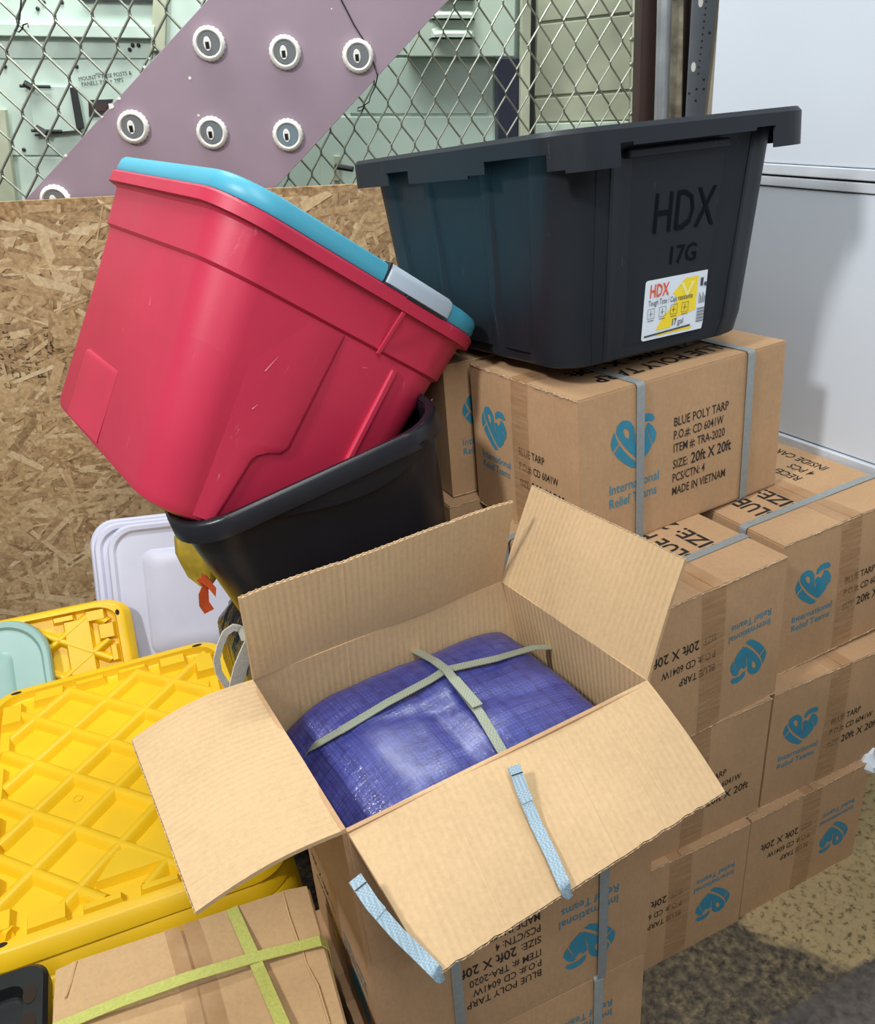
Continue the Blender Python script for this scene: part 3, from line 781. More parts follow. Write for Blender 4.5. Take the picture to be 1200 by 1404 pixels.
def carton(label, loc, R, scale=(1,1,1), flip=False, group='printed tarp cartons in the stack', skip=()):
    """loc = bottom centre"""
    loc = Vector(loc)
    if flip:
        R2 = R @ Matrix.Rotation(PI, 3, 'Y'); loc = loc + R @ Vector((0, 0, CH*scale[2]))
    else: R2 = R
    t = thing('tarp_carton', label, 'carton', loc, R2, group, scale=scale)
    for nm, me, _ in CMESH:
        if nm in skip: continue
        put(nm, me, t)
    return t
def RR(rx, ry, rz): return Euler((rx, ry, rz), 'XYZ').to_matrix()
R90 = Matrix.Rotation(PI/2, 3, 'Z')
def from_corner(loc, rot, dims):     # x,y signed
    R = RR(*rot); d = Vector((dims[0]/2, dims[1]/2, 0)); return Vector(loc) + R @ d, R
# column beside the open carton
c, R = from_corner((-0.0023,-0.0011,0.0), (0.0,0.0,-0.0276), (-0.294,0.42)); carton('bottom carton of the near column, upside-down logo, standing on the dirty floor patch', c, R, flip=True, scale=(1,1,0.985))
c, R = from_corner((0.0265,0.0135,0.246), (0.004,-0.004,-0.0175), (-0.294,0.42)); carton('middle carton of the near column, half hidden behind the open carton flap', c, R, scale=(1,1,0.985))
c, R = from_corner((0.0387,0.0199,0.4945), (-0.0254,-0.0134,0.0446), (-0.294,0.42)); carton('top carton of the near column, upside-down logo on its end, under the strapped carton', c, R, flip=True)
c, R = from_corner((0.0042,0.0032,0.0), (0.0,0.0,-0.0045), (0.2872,0.42)); carton('bottom carton of the column beside the white wall, upside-down logo near its outer edge', c, R, scale=(0.977,1,0.965), flip=True)
c, R = from_corner((0.0376,0.0188,0.243), (0.002,-0.0037,-0.0257), (0.294,0.42)); carton('middle carton of the column beside the white wall, upright logo at left', c, R, scale=(1,1,0.985))
c, R = from_corner((0.0737,0.0529,0.492), (-0.035,-0.045,-0.0051), (0.294,0.42)); carton('top carton of the column beside the white wall, grey strap across its printed top', c, R, scale=(0.99,1,0.975))
# carton lying across the stack, and the one behind it
c, R = from_corner((-0.2198,0.1912,0.7425), (-0.042,0.0021,0.0692), (0.4279,0.2846)); carton('strapped carton lying across the stack with the dark grey tote on it', c, R @ R90, scale=(0.968,1.019,1.005))
carton('carton in shadow behind the strapped one, at the right of the red tote', (-0.279+0.147, 0.495+0.215, 0.7335), RR(-0.03, 0, 0.0), scale=(1, 1, 0.96))
for z, lb in ((0.0, 'bottom hidden carton of the rear column behind the open carton'), (0.244, 'middle hidden carton of the rear column behind the open carton'), (0.488, 'top carton of the rear column, its strap showing beside the black bin')):
    carton(lb, (-0.300+0.147, 0.462+0.222, z), RR(0, 0, 0.0), scale=(1, 1, 0.985))
# two closed cartons under the open one (long face to the front)
c, R = from_corner((-0.7201,-0.0883,0.2465), (0.0,0.0,-0.045), (0.4114,0.294)); carton('closed carton directly under the open one, all its print upside down', c, R @ R90, scale=(1,0.98,0.965), flip=True)
c, R = from_corner((-0.7315,-0.0867,0.0), (0.0,0.0,-0.0483), (0.4197,0.294)); carton('lowest carton of the front stack, cut off by the lower edge', c, R @ R90, scale=(1,1,0.985), flip=True)

# ------------------------------------------------------------------ open carton
fl, fr, bl, br = Vector((-0.7301,-0.1237,0.741)), Vector((-0.3217,-0.0932,0.741)), Vector((-0.7433,0.1695,0.741)), Vector((-0.3547,0.2002,0.741))
Rb = RR(0, 0, -0.02)
zb = 0.490
bfl, bfr, bbl, bbr = Vector((-0.717,-0.092,zb)), Vector((-0.311,-0.106,zb)), Vector((-0.712,0.198,zb)), Vector((-0.312,0.188,zb))
oc = thing('open_carton', 'opened carton with four spread flaps and a blue tarp bundle inside', 'carton', (bfl+bfr+bbl+bbr)/4)
mid = (fl+fr+bl+br+bfl+bfr+bbl+bbr)/8
TH = 0.005
def panel(name, a, b, c_, d, mat_in, edge=True):
    """quad a-b (bottom) c_-d (top) as a corrugated sheet; inside face toward the box centre"""
    n_ = (b-a).cross(d-a).normalized()
    if n_.dot(mid-(a+c_)/2) > 0: n_ = -n_
    K = 10; m_ = MB(); rings = []
    for k in range(K+1):
        t = k/K; p = a.lerp(b, t); q = d.lerp(c_, t)
        bu = -n_*0.0  + n_*0.004*math.sin(PI*t)
        m2 = p.lerp(q, 0.5) + bu
        rings.append([p, m2, q, q+n_*TH, m2+n_*TH, p+n_*TH])
    m_.loft(rings); return obj(name, m_, mat_in, oc, world=True, smooth=50)
panel('front_side', bfl, bfr, fr, fl, M['card']); panel('back_side', bbl, bbr, br, bl, M['card_in_x'])
panel('left_side', bfl, bbl, bl, fl, M['card']); panel('right_side', bfr, bbr, br, fr, M['card_in_y'])
m_ = MB(); m_.slab([bfl, bfr, bbr, bbl], UP*0.006); obj('base', m_, M['card'], oc, world=True)

def flap(name, h0, h1, o0, o1, upn, mat, curl=0.0, ragged=False, seed=1):
    """flap sheet hinged on h0-h1, outer edge o0-o1, curved a little; outer edge torn or clean"""
    r = random.Random(seed); K, J = 44, 8
    n_ = (h1-h0).cross(o0-h0).normalized()
    if n_.dot(Vector(upn)) < 0: n_ = -n_
    top = []
    m_ = MB(); idx = []
    rag = [r.uniform(-1, 1) for _ in range(K+1)]
    def P(k, j):
        s = k/K; t = j/J
        p = h0.lerp(h1, s).lerp(o0.lerp(o1, s), t) + n_*curl*math.sin(PI*t)
        p = p + n_*0.0015*math.sin(9*s + 2*t + seed)
        if ragged and j == J: p = p + (p - h0.lerp(h1, s)).normalized()*(0.0003*rag[k] - (0.0016 if rag[k] > 0.88 else 0))
        return p
    G = [[m_.pt(P(k, j)) for j in range(J+1)] for k in range(K+1)]
    B = [[m_.pt(P(k, j) - n_*TH) for j in range(J+1)] for k in range(K+1)]
    for k in range(K):
        for j in range(J):
            m_.f.append([G[k][j], G[k+1][j], G[k+1][j+1], G[k][j+1]]); m_.f.append([B[k][j], B[k][j+1], B[k+1][j+1], B[k+1][j]])
        m_.f.append([G[k][0], B[k][0], B[k+1][0], G[k+1][0]])
    for j in range(J):
        m_.f.append([G[0][j], G[0][j+1], B[0][j+1], B[0][j]]); m_.f.append([G[K][j], B[K][j], B[K][j+1], G[K][j+1]])
    for k in range(K): m_.f.append([G[k][J], G[k+1][J], B[k+1][J], B[k][J]])
    o = obj(name, m_, mat, oc, world=True, smooth=50)
    # fluted core visible along the cut edge
    e = MB(); path = []
    for k in range(K*4+1):
        s = k/(K*4); kk = min(K-1, int(s*K)); f_ = s*K-kk
        p = P(kk, J).lerp(P(kk+1, J), f_); d = (p - h0.lerp(h1, s)).normalized()
        path.append(p + d*(0.0008 + (0.0007*r.random() if ragged else 0.0003*r.random())) - n_*(TH/2 + (TH*0.24)*(1 if (k//2) % 2 else -1)))
    e.tube(path, 0.0007, 4)
    obj('fluted_edge', e, M['card_edge'], o, world=True)
    return o, P, n_
EPS = Vector((0, 0, 0.001))
o_back = flap('flap', bl, br, Vector((-0.7423,0.157,0.8709)), Vector((-0.3518,0.1635,0.8893)), (0,-1,0.2), M['card_in_x'], 0.002, True, 2)
o_right = flap('flap', br, fr, Vector((-0.2966,0.2067,0.8804)), Vector((-0.2677,-0.0871,0.8911)), (-1,0,0.5), M['card_in_y'], 0.002, False, 3)
o_left = flap('flap', fl, bl, Vector((-0.8895,-0.1309,0.7244)), Vector((-0.9018,0.1624,0.7197)), (0,0,1), M['card_in_y'], 0.010, False, 4)
ff0, ff1 = Vector((-0.706,-0.262,0.662)), Vector((-0.312,-0.2257,0.667))
o_front = flap('flap', fl, fr, ff0, ff1, (0,-0.4,1), M['card_in_x'], 0.004, True, 5)

# ------------------------------------------------------------------ tarp bundle
C0 = (fl+fr+bl+br)/4; ex = (fr-fl).normalized(); ey = (bl-fl).normalized()
tb = thing('tarp_bundle', 'folded blue tarp bundle in clear wrap inside the open carton', 'tarp', Vector((C0.x-0.006, C0.y+0.004, 0.50)), Matrix.Rotation(math.atan2(ex.y, ex.x), 3, 'Z'))
hx, hy = 0.192, 0.141
def tz(x, y):
    s, t = x/hx, y/hy
    e = max(0.0, 1-abs(s)**5)*max(0.0, 1-abs(t)**5)
    z = 0.155 + 0.040*e**0.5 + 0.008*(1-s*s)*(1-t*t)
    z += 0.0016*math.sin(9*s+2*t)*(1-s*s) + 0.0012*math.sin(7*t-4*s)
    z -= 0.004*math.exp(-((y+0.004+0.06*s)/0.014)**2)*e + 0.004*math.exp(-((x+0.01)/0.014)**2)*e
    z -= 0.040*max(0.0, (-s-0.45)/0.55)**1.6
    return z
m_ = MB(); K, J = 60, 46
def tp(k, j, lift=0.0, grow=1.0):
    s = (2*k/K-1); t = (2*j/J-1)
    # squircle footprint
    x = hx*grow*s*math.sqrt(1-0.05*t**4); y = hy*grow*t*math.sqrt(1-0.05*s**4)
    return Vector((x, y, tz(x/grow, y/grow) + lift))
def tgrid(m_, lift, grow, zbot):
    G = [[m_.pt(tp(k, j, lift, grow)) for j in range(J+1)] for k in range(K+1)]
    for k in range(K):
        for j in range(J): m_.f.append([G[k][j], G[k+1][j], G[k+1][j+1], G[k][j+1]])
    rim = [G[k][0] for k in range(K+1)] + [G[K][j] for j in range(1, J+1)] + [G[k][J] for k in range(K-1, -1, -1)] + [G[0][j] for j in range(J-1, 0, -1)]
    low = [m_.pt(Vector((m_.v[i].x*0.86+0.012, m_.v[i].y*0.86+0.012, zbot))) for i in rim]
    n_ = len(rim)
    for i in range(n_): m_.f.append([rim[i], rim[(i+1) % n_], low[(i+1) % n_], low[i]])
    m_.f.append(low[::-1])
tgrid(m_, 0, 1.0, 0.0); obj('folded_tarp', m_, M['tarp'], tb, smooth=60)
m_ = MB(); tgrid(m_, 0.0035, 1.012, 0.02); obj('plastic_wrap', m_, M['film'], tb, smooth=60)
Ti = mworld(tb).inverted()
def tstrap(pts, name='strap', lift=0.006, w_=0.0125):
    """pts: pixel positions on the bundle top"""
    loc = []
    for (u, v, dz) in pts:
        p = Ti @ at_z(u, v, 0.688)
        for _ in range(4):
            p = Ti @ at_z(u, v, 0.50 + tz(max(-hx, min(hx, p.x)), max(-hy, min(hy, p.y))) + lift + dz)
        loc.append(p)
    path = []
    for i in range(len(loc)-1):
        for k in range(8):
            f_ = k/8; p = loc[i].lerp(loc[i+1], f_); path.append(p)
    path.append(loc[-1])
    wd, nr = [], []
    for i, p in enumerate(path):
        t = (path[min(i+1, len(path)-1)] - path[max(0, i-1)]).normalized(); d = t.cross(UP).normalized(); wd.append(d); nr.append(d.cross(t))
    m_ = MB(); m_.ribbon(path, wd, w_, 0.0014, nr); return obj(name, m_, M['olive_strap'], tb, smooth=50)
tstrap([(413,1048,-0.03),(428,1024,0),(470,1000,0.002),(530,964,0.002),(590,932,0.002),(612,918,0.0),(680,903,0.002),(732,888,0.008),(760,887,0.010),(776,902,-0.012)])
tstrap([(534,896,-0.004),(545,886,0.010),(562,888,0.010),(596,906,0.002),(612,918,0.003),(632,944,0.002),(658,978,0.002),(690,1032,0.0)], lift=0.008)
tstrap([(622,930,0.004),(655,968,0.004)], 'strap_fold', lift=0.010, w_=0.0145)

# ------------------------------------------------------------------ cut straps hanging on the front flap
def cut_strap(label, pts, w_=0.0135):
    pts = [Vector(p) for p in pts]; path = []
    for i in range(len(pts)-1):
        for k in range(6): path.append(pts[i].lerp(pts[i+1], k/6))
    path.append(pts[-1])
    wd, nr = [], []
    nf = (fr-fl).cross(ff0-fl).normalized(); nf = nf if nf.z > 0 else -nf
    for i, p in enumerate(path):
        t = (path[min(i+1, len(path)-1)] - path[max(0, i-1)]).normalized(); d = t.cross(nf)
        d.normalize(); wd.append(d); nr.append(d.cross(t))
    t_ = thing('cut_strap', label, 'strap', path[0], group='cut straps on the open carton')
    m_ = MB(); m_.ribbon(path, wd, w_, 0.0016, nr); obj('webbing', m_, M['blue_strap'], t_, world=True, smooth=50)
    m_ = MB(); q = path[:9]; off = nr[3]*0.0016; m_.ribbon([p+off for p in q], wd[:9], w_*1.05, 0.0014, nr[:9]); obj('folded_end', m_, M['blue_strap'], t_, world=True, smooth=50)
    e = path[2]; m_ = MB(); m_.ribbon([e + nr[2]*0.0028 - (path[3]-path[1]).normalized()*0.0006, e + nr[2]*0.0028 + (path[3]-path[1]).normalized()*0.0006], wd[2:4], w_, 0.0006, nr[2:4]); obj('stitch', m_, M['dark'], t_, world=True)
nF = (fr-fl).cross(ff0-fl).normalized(); nF = nF if nF.z > 0 else -nF
def onflap(u, v, h): return at_plane(u, v, nF, fl + nF*h)
cut_strap('light blue cut strap lying on the middle of the front flap', [onflap(704,1050,0.022), onflap(716,1085,0.016), onflap(735,1130,0.010), onflap(757,1175,0.009), onflap(774,1214,0.008), onflap(778,1224,0.0), onflap(776,1222,-0.012)])
cut_strap('light blue cut strap curling off the left corner of the front flap', [onflap(486,1204,0.030), onflap(510,1240,0.026), onflap(545,1280,0.018), onflap(578,1312,0.010), onflap(597,1331,0.008), onflap(603,1338,0.0), onflap(602,1338,-0.012)])

# ================================================================== DARK GREY TOTE (on the strapped carton)
TP = dict(loc=Vector((-0.0499,0.498,0.9945)), rot=(-0.1051,0.0114,0.0267), Ra=0.444, Rb=0.687, Ba=0.362, Bb=0.530, h=0.3121)
dt = thing('storage_tote', 'dark grey ribbed storage tote with a yellow and white sticker on the strapped carton', 'tote', TP['loc'], RR(*TP['rot']))
def outline(a, b, r, z, fa, fb, n=6):
    """rounded rectangle with stepped flutes; fa on the +-b sides (run along a), fb on the +-a sides"""
    pts = []
    def side(p0, p1, nrm, feats):
        res = []
        L_ = (p1-p0).length
        for (t0, t1, d) in feats:
            e = 0.012/L_
            for t, dd in ((t0-e, 0), (t0+e, d), (t1-e, d), (t1+e, 0)): res.append(p0.lerp(p1, t) + nrm*dd)
        return res
    corners = ((1,1,0),(-1,1,PI/2),(-1,-1,PI),(1,-1,1.5*PI))
    for q, (sx, sy, t0) in enumerate(corners):
        for k in range(n+1):
            t = t0+k/n*PI/2; pts.append(Vector((sx*(a-r)+r*math.cos(t), sy*(b-r)+r*math.sin(t), z)))
        nx = corners[(q+1) % 4]; t1 = nx[2]
        p0 = pts[-1].copy(); p1 = Vector((nx[0]*(a-r)+r*math.cos(t1), nx[1]*(b-r)+r*math.sin(t1), z))
        nrm = [Vector((0,1,0)), Vector((-1,0,0)), Vector((0,-1,0)), Vector((1,0,0))][q]
        pts += side(p0, p1, nrm, fa if q % 2 == 0 else fb)
    return pts
FA = [(0.02, 0.09, 0.006), (0.20, 0.80, -0.006), (0.91, 0.98, 0.006)]
FB = [(0.10, 0.30, -0.013), (0.38, 0.66, -0.013), (0.75, 0.92, -0.013)]
def hs(t): # half sizes from bottom(0) to under the rim(1)
    return (TP['Ba']/2*(1-t) + (TP['Ra']/2-0.030)*t, TP['Bb']/2*(1-t) + (TP['Rb']/2-0.030)*t)
h = TP['h']; rings = []
a, b = hs(0); rings.append(outline(a-0.016, b-0.016, 0.045, 0.0, [(x, y, 0) for x, y, d in FA], [(x, y, 0) for x, y, d in FB]))
rings.append(outline(a-0.004, b-0.004, 0.055, 0.005, [(x, y, d*0.5) for x, y, d in FA], [(x, y, d*0.5) for x, y, d in FB]))
for t in (0.06, 0.5, 0.94):
    a, b = hs(t); rings.append(outline(a, b, 0.055, 0.016 + (h-0.02)*t, FA, FB))
a, b = hs(1.0)
rings.append(outline(a, b, 0.055, h-0.004, [(x, y, 0) for x, y, d in FA], [(x, y, 0) for x, y, d in FB]))
Z0 = [(x, y, 0) for x, y, d in FA]; Z1 = [(x, y, 0) for x, y, d in FB]
rings.append(outline(a-0.003, b-0.003, 0.052, h-0.006, Z0, Z1))
a, b = hs(0.05); rings.append(outline(a-0.006, b-0.006, 0.05, 0.02, Z0, Z1))
m_ = MB(); m_.loft(rings); obj('body', m_, M['tote'], dt, smooth=28)
# rim: flat lip plus a hanging skirt with square notches
ra, rb_ = TP['Ra']/2, TP['Rb']/2
NN = 8
top_o = rrect(ra, rb_, 0.062, h, NN); top_i = rrect(ra-0.034, rb_-0.034, 0.045, h-0.004, NN); top_c = rrect(ra-0.005, rb_-0.005, 0.058, h+0.006, NN); top_d = rrect(ra-0.018, rb_-0.018, 0.05, h+0.006, NN)
m_ = MB(); m_.loft([top_o, top_c, top_d, top_i, rrect(ra-0.034, rb_-0.034, 0.045, h-0.02, NN)], False, False)
obj('rim_lip', m_, M['tote'], dt, smooth=40)
m_ = MB(); per = []
def walk(loop, step=0.004):
    out = []
    for i in range(len(loop)):
        p, q = loop[i], loop[(i+1) % len(loop)]; n_ = max(1, int((q-p).length/step))
        for k in range(n_): out.append(p.lerp(q, k/n_))
    return out
wo = walk(top_o)
def notch(p):
    # deep skirt -0.046, shallow -0.026
    x, y = p.x, p.y
    if y < -rb_+0.02:           # the sticker side, x from -ra to ra
        s = (x+ra)/(2*ra)
        if 0.20 < s < 0.245 or 0.72 < s < 0.80: return 0.016
        if 0.245 <= s <= 0.72: return 0.020
        if s > 0.955: return 0.026
        return 0.044
    if x < -ra+0.02:            # long side, from the near corner backwards
        s = (y+rb_)/(2*rb_)
        if 0.06 < s < 0.34: return 0.020 if s < 0.27 else 0.036
        if 0.62 < s < 0.74: return 0.020
        return 0.040
    return 0.040
ups, los, ins = [], [], []
ctr = Vector((0,0,h))
vals = [notch(p) for p in wo]
L0 = len(wo)
def dn(p, d): return Vector((p.x, p.y, h-d))
for i in range(L0):
    p, q = wo[i], wo[(i+1) % L0]; d = vals[i]
    ci = Vector((p.x*0.985, p.y*0.99, 0)); cj = Vector((q.x*0.985, q.y*0.99, 0))
    m_.face([p, q, dn(q, d), dn(p, d)]); m_.face([Vector((ci.x,ci.y,h)), Vector((ci.x,ci.y,h-d)), Vector((cj.x,cj.y,h-d)), Vector((cj.x,cj.y,h))])
    m_.face([dn(p, d), dn(q, d), Vector((cj.x,cj.y,h-d)), Vector((ci.x,ci.y,h-d))])
    dp = vals[i-1]
    if abs(dp-d) > 1e-5: m_.face([dn(p, d), dn(p, dp), Vector((ci.x,ci.y,h-dp)), Vector((ci.x,ci.y,h-d))])
me = mesh_of('rim_skirt', m_, M['tote']); bmx = bmesh.new(); bmx.from_mesh(me); bmesh.ops.remove_doubles(bmx, verts=bmx.verts, dist=0.0002); bmesh.ops.recalc_face_normals(bmx, faces=bmx.faces); bmx.to_mesh(me); bmx.free()
me.shade_smooth(); me.set_sharp_from_angle(angle=math.radians(30)); put('rim_skirt', me, dt)
# grip bar on the sticker side
t_ = 0.92; a, b = hs(t_)
m_ = MB(); m_.box((-0.10, -b-0.012, h-0.036), (0.075, -b+0.004, h-0.024)); obj('grip_bar', m_, M['tote'], dt, bevel=0.003)
# wall coordinates on the sticker side (recessed centre panel)
def side_front(x, zz, out=0.0):
    t = zz/h; a, b = hs(t); return Vector((x, -b+0.006-out, zz+0.004))
def side_left(y, zz, out=0.0):
    t = zz/h; a, b = hs(t); return Vector((-a+0.013-out, -y, zz+0.004))
m_ = MB()
add_text(m_, 'HDX', 0.078, lambda x, y: side_front(x, y, 0.0042), -0.040, 0.170, 0.0, fit=0.115)
add_text(m_, '17G', 0.036, lambda x, y: side_front(x, y, 0.0030), -0.006, 0.124, 0.01, fit=0.055)
obj('embossed_mark', m_, M['tote_mark'], dt)
m_ = MB()
add_text(m_, 'HDX', 0.07, lambda x, y: side_left(x, y, 0.0030), -0.055, 0.165, 0.0, fit=0.105)
add_text(m_, '17G', 0.036, lambda x, y: side_left(x, y, 0.0030), -0.03, 0.124, 0.01, fit=0.055)
obj('embossed_mark', m_, M['tote_mark'], dt)
# sticker
sx0, sz0, sw, sh = -0.040, 0.018, 0.124, 0.088
def sp(x, y, o=0.0022): return side_front(sx0 + x, sz0 + y, o)
st = MB(); st.slab([sp(p.x+sw/2, p.y+sh/2, 0.001) for p in rrect(sw/2, sh/2, 0.004, 0, 3)], side_front(0,0.1,0.0008)-side_front(0,0.1,0))
sto = obj('label_sticker', st, M['sticker'], dt); sto['label'] = 'white and yellow product sticker'
def spoly(name, polys, mat, o=0.0022):
    m_ = MB()
    for pl in polys: m_.face([sp(x*sw, y*sh, o) for x, y in pl])
    return obj(name, m_, mat, sto)
spoly('yellow_field', [[(0.30,0.14),(0.20,0.14),(0.30,0.36),(0.52,0.60),(0.42,0.72),(0.60,0.93),(0.80,0.93),(0.80,0.36),(0.50,0.30),(0.42,0.14)]], M['sticker_y'])
spoly('yellow_stripe', [[(0.22,0.045),(0.74,0.045),(0.78,0.09),(0.22,0.09)]], M['sticker_y'])
spoly('pale_chevron', [[(0.53,0.86),(0.58,0.86),(0.645,0.70),(0.70,0.86),(0.75,0.86),(0.645,0.60)]], M['sticker_y2'], 0.0026)
spoly('dark_stripe', [[(0.03,0.055),(0.74,0.095),(0.74,0.125),(0.03,0.085)]], M['sticker_k'], 0.0026)
m_ = MB(); add_text(m_, 'HDX', 0.026, lambda x, y: sp(x, y, 0.0028), 0.008, 0.063, 0.02, fit=0.036); obj('brand_mark', m_, M['sticker_o'], sto)
m_ = MB()
add_text(m_, 'Tough Tote / Caja resistente', 0.0115, lambda x, y: sp(x, y, 0.0028), 0.007, 0.051, 0.004, fit=0.084)
add_text(m_, '17', 0.014, lambda x, y: sp(x, y, 0.0028), 0.054, 0.015, 0.02, fit=0.010); add_text(m_, 'gal', 0.013, lambda x, y: sp(x, y, 0.0028), 0.066, 0.015, 0.0, fit=0.011)
def fr_(x0, y0, w1, h1, t=0.0006):
    for (a0, b0, a1, b1) in ((x0, y0, x0+w1, y0+t), (x0, y0+h1-t, x0+w1, y0+h1), (x0, y0, x0+t, y0+h1), (x0+w1-t, y0, x0+w1, y0+h1)):
        m_.face([sp(a0, b0, 0.0028), sp(a1, b0, 0.0028), sp(a1, b1, 0.0028), sp(a0, b1, 0.0028)])
def bar_(x0, y0, x1, y1): m_.face([sp(x0, y0, 0.0028), sp(x1, y0, 0.0028), sp(x1, y1, 0.0028), sp(x0, y1, 0.0028)])
for k in range(4):
    fr_(0.007 + k*0.0215, 0.032, 0.013, 0.0145); bar_(0.008 + k*0.0215, 0.0285, 0.019 + k*0.0215, 0.0295)
    bar_(0.010 + k*0.0215, 0.0385, 0.017 + k*0.0215, 0.0392); bar_(0.0125 + k*0.0215, 0.035, 0.0135 + k*0.0215, 0.044)
for k in range(14): bar_(0.1025, 0.012+k*0.0016, 0.117, 0.012+k*0.0016+(0.0005 if k % 3 else 0.001))
for k in range(6): bar_(0.104+k*0.0022, 0.040, 0.1049+k*0.0022, 0.056 - (k % 3)*0.003)
bar_(0.104, 0.066, 0.109, 0.078)
obj('sticker_print', m_, M['sticker_k'], sto)
m_ = MB(); m_.lathe([(0.0022,0),(0.0030,0),(0.0030,0.0003),(0.0022,0.0003)], sp(0.114, 0.068, 0.0026), side_front(0,0.1,1)-side_front(0,0.1,0), 12); obj('recycling_mark', m_, M['sticker_k'], sto)

# ================================================================== BLACK BIN
bn_rot = RR(0.0, 0, -0.05) @ RR(0, -0.215, 0)
BNC = Vector((-0.474, 0.615, 0.558))
bb = thing('black_bin', 'glossy black open bin under the tilted red tote', 'bin', BNC, bn_rot)
A0, B0, A1, B1, HB = 0.166, 0.235, 0.214, 0.282, 0.37
rings = []
rings.append(rrect(A0-0.012, B0-0.012, 0.05, 0.0, 8)); rings.append(rrect(A0, B0, 0.06, 0.012, 8))
rings.append(rrect(A0+(A1-A0)*0.86-0.004, B0+(B1-B0)*0.86-0.004, 0.07, HB-0.05, 8))
rings.append(rrect(A1-0.012, B1-0.012, 0.075, HB-0.035, 8)); rings.append(rrect(A1-0.010, B1-0.010, 0.075, HB-0.004, 8))
rings.append(rrect(A1-0.013, B1-0.013, 0.072, HB-0.004, 8)); rings.append(rrect(A0-0.002, B0-0.002, 0.055, 0.02, 8))
m_ = MB(); m_.loft(rings); obj('body', m_, M['black_bin'], bb, smooth=40)
m_ = MB()
m_.loft([rrect(A1-0.008, B1-0.008, 0.075, HB-0.030, 8), rrect(A1+0.004, B1+0.004, 0.082, HB-0.028, 8), rrect(A1+0.003, B1+0.003, 0.082, HB-0.002, 8), rrect(A1-0.001, B1-0.001, 0.08, HB+0.003, 8), rrect(A1-0.011, B1-0.011, 0.075, HB+0.001, 8), rrect(A1-0.012, B1-0.012, 0.075, HB-0.02, 8)], False, False)
obj('rolled_rim', m_, M['black_bin'], bb, smooth=60)
# swept grip ledge under the rim on the near side
m_ = MB(); r0, r1 = [], []
K = 24; up_, lo_ = [], []
for k in range(K+1):
    s = k/K; x = -0.10 + 0.27*s; d = 0.046*math.sin(PI*s)**0.8*(0.5+0.6*s)
    yb = -(B1-0.010)
    up_.append((x, -(B1+0.002), HB-0.020)); lo_.append((x, -(B1-0.001), HB-0.026-d*0.9)); r1.append((x, -(B1-0.020-0.13*d), HB-0.030-d*0.96))
m_.loft([[Vector(p) for p in up_], [Vector(p) for p in lo_], [Vector(p) for p in r1]], False, False, False)
obj('grip_ledge', m_, M['black_bin'], bb, smooth=60)

# ================================================================== RED TOTE with teal lid
RT = dict(loc=Vector((-0.7084,0.6627,0.8273)), rot=(-0.0014,0.6355,0.1163), Ra=0.490, Rb=0.592, Ba=0.340, Bb=0.580, h=0.4199)
rt = thing('storage_tote', 'tilted red storage tote resting inside the black bin', 'tote', RT['loc'], RR(*RT['rot']))
h = RT['h']
def rs_(t): return (RT['Ba']/2*(1-t) + (RT['Ra']/2-0.020)*t, RT['Bb']/2*(1-t) + (RT['Rb']/2-0.020)*t)
rings = []
a, b = rs_(0); rings += [rrect(a-0.02, b-0.02, 0.05, 0.0, 10), rrect(a-0.006, b-0.006, 0.06, 0.006, 10), rrect(a, b, 0.064, 0.02, 10)]
zs = 0.79
a, b = rs_(zs); rings += [rrect(a-0.003, b-0.003, 0.068, h*zs-0.004, 10), rrect(a+0.006, b+0.006, 0.074, h*zs+0.003, 10)]
a, b = rs_(0.94); rings += [rrect(a+0.007, b+0.007, 0.076, h*0.94, 10)]
ra, rb_ = RT['Ra']/2, RT['Rb']/2
rings += [rrect(ra-0.010, rb_-0.010, 0.078, h-0.020, 10), rrect(ra-0.001, rb_-0.001, 0.085, h-0.020, 10), rrect(ra, rb_, 0.086, h-0.004, 10), rrect(ra-0.004, rb_-0.004, 0.083, h, 10), rrect(ra-0.018, rb_-0.018, 0.075, h-0.002, 10)]
a, b = rs_(0.05); rings += [rrect(a-0.006, b-0.006, 0.06, 0.03, 10)]
m_ = MB(); m_.loft(rings); obj('body', m_, M['red'], rt, smooth=34)
def near_face(x, zz, out=0.0):      # the -y wall
    t = max(0, min(1, (zz-0.02)/(h*zs-0.024))); b = RT['Bb']/2*(1-t) + (rs_(zs)[1]-0.003)*t; return Vector((x, -b-out, zz))
def left_face(y, zz, out=0.0):      # the -x wall, y towards the back
    t = max(0, min(1, (zz-0.02)/(h*zs-0.024))); a = RT['Ba']/2*(1-t) + (rs_(zs)[0]-0.003)*t; return Vector((-a-out, y, zz))
# raised panel with a stepped edge, a rib, and the recessed grip outline
def raised(name, pts, fn, th, bev, flush=()):
    m_ = MB(); q = [fn(x, z, -0.002) for x, z in pts]; q2 = [fn(x, z, th if k not in flush else 0.0002) for k, (x, z) in enumerate(pts)]
    cx = sum((p for p in q2), Vector())/len(q2)
    n_ = len(q); i = len(m_.v); m_.v += q + q2
    for k in range(n_): a_, b_ = k, (k+1) % n_; m_.f.append([a_, b_, b_+n_, a_+n_])
    m_.f.append(list(range(n_, 2*n_)))
    return obj(name, m_, M['red'], rt, bevel=bev, segs=3)
m_ = MB(); rows = [(0.012,-0.100,-0.066),(0.060,-0.102,-0.058),(0.112,-0.105,-0.050),(0.122,-0.105,-0.044),(0.132,-0.106,-0.028),(0.137,-0.106,-0.012),(0.148,-0.107,-0.004),(0.24,-0.114,0.001),(0.328,-0.120,0.006)]
m_.loft([[near_face(xl, z, 0.0003), near_face((xl+xr)/2, z, 0.003), near_face(xr-0.007, z, 0.0055), near_face(xr-0.002, z, 0.004), near_face(xr, z, -0.001)] for z, xl, xr in rows], False, False, False)
obj('raised_panel', m_, M['red'], rt, smooth=70)
m_ = MB()
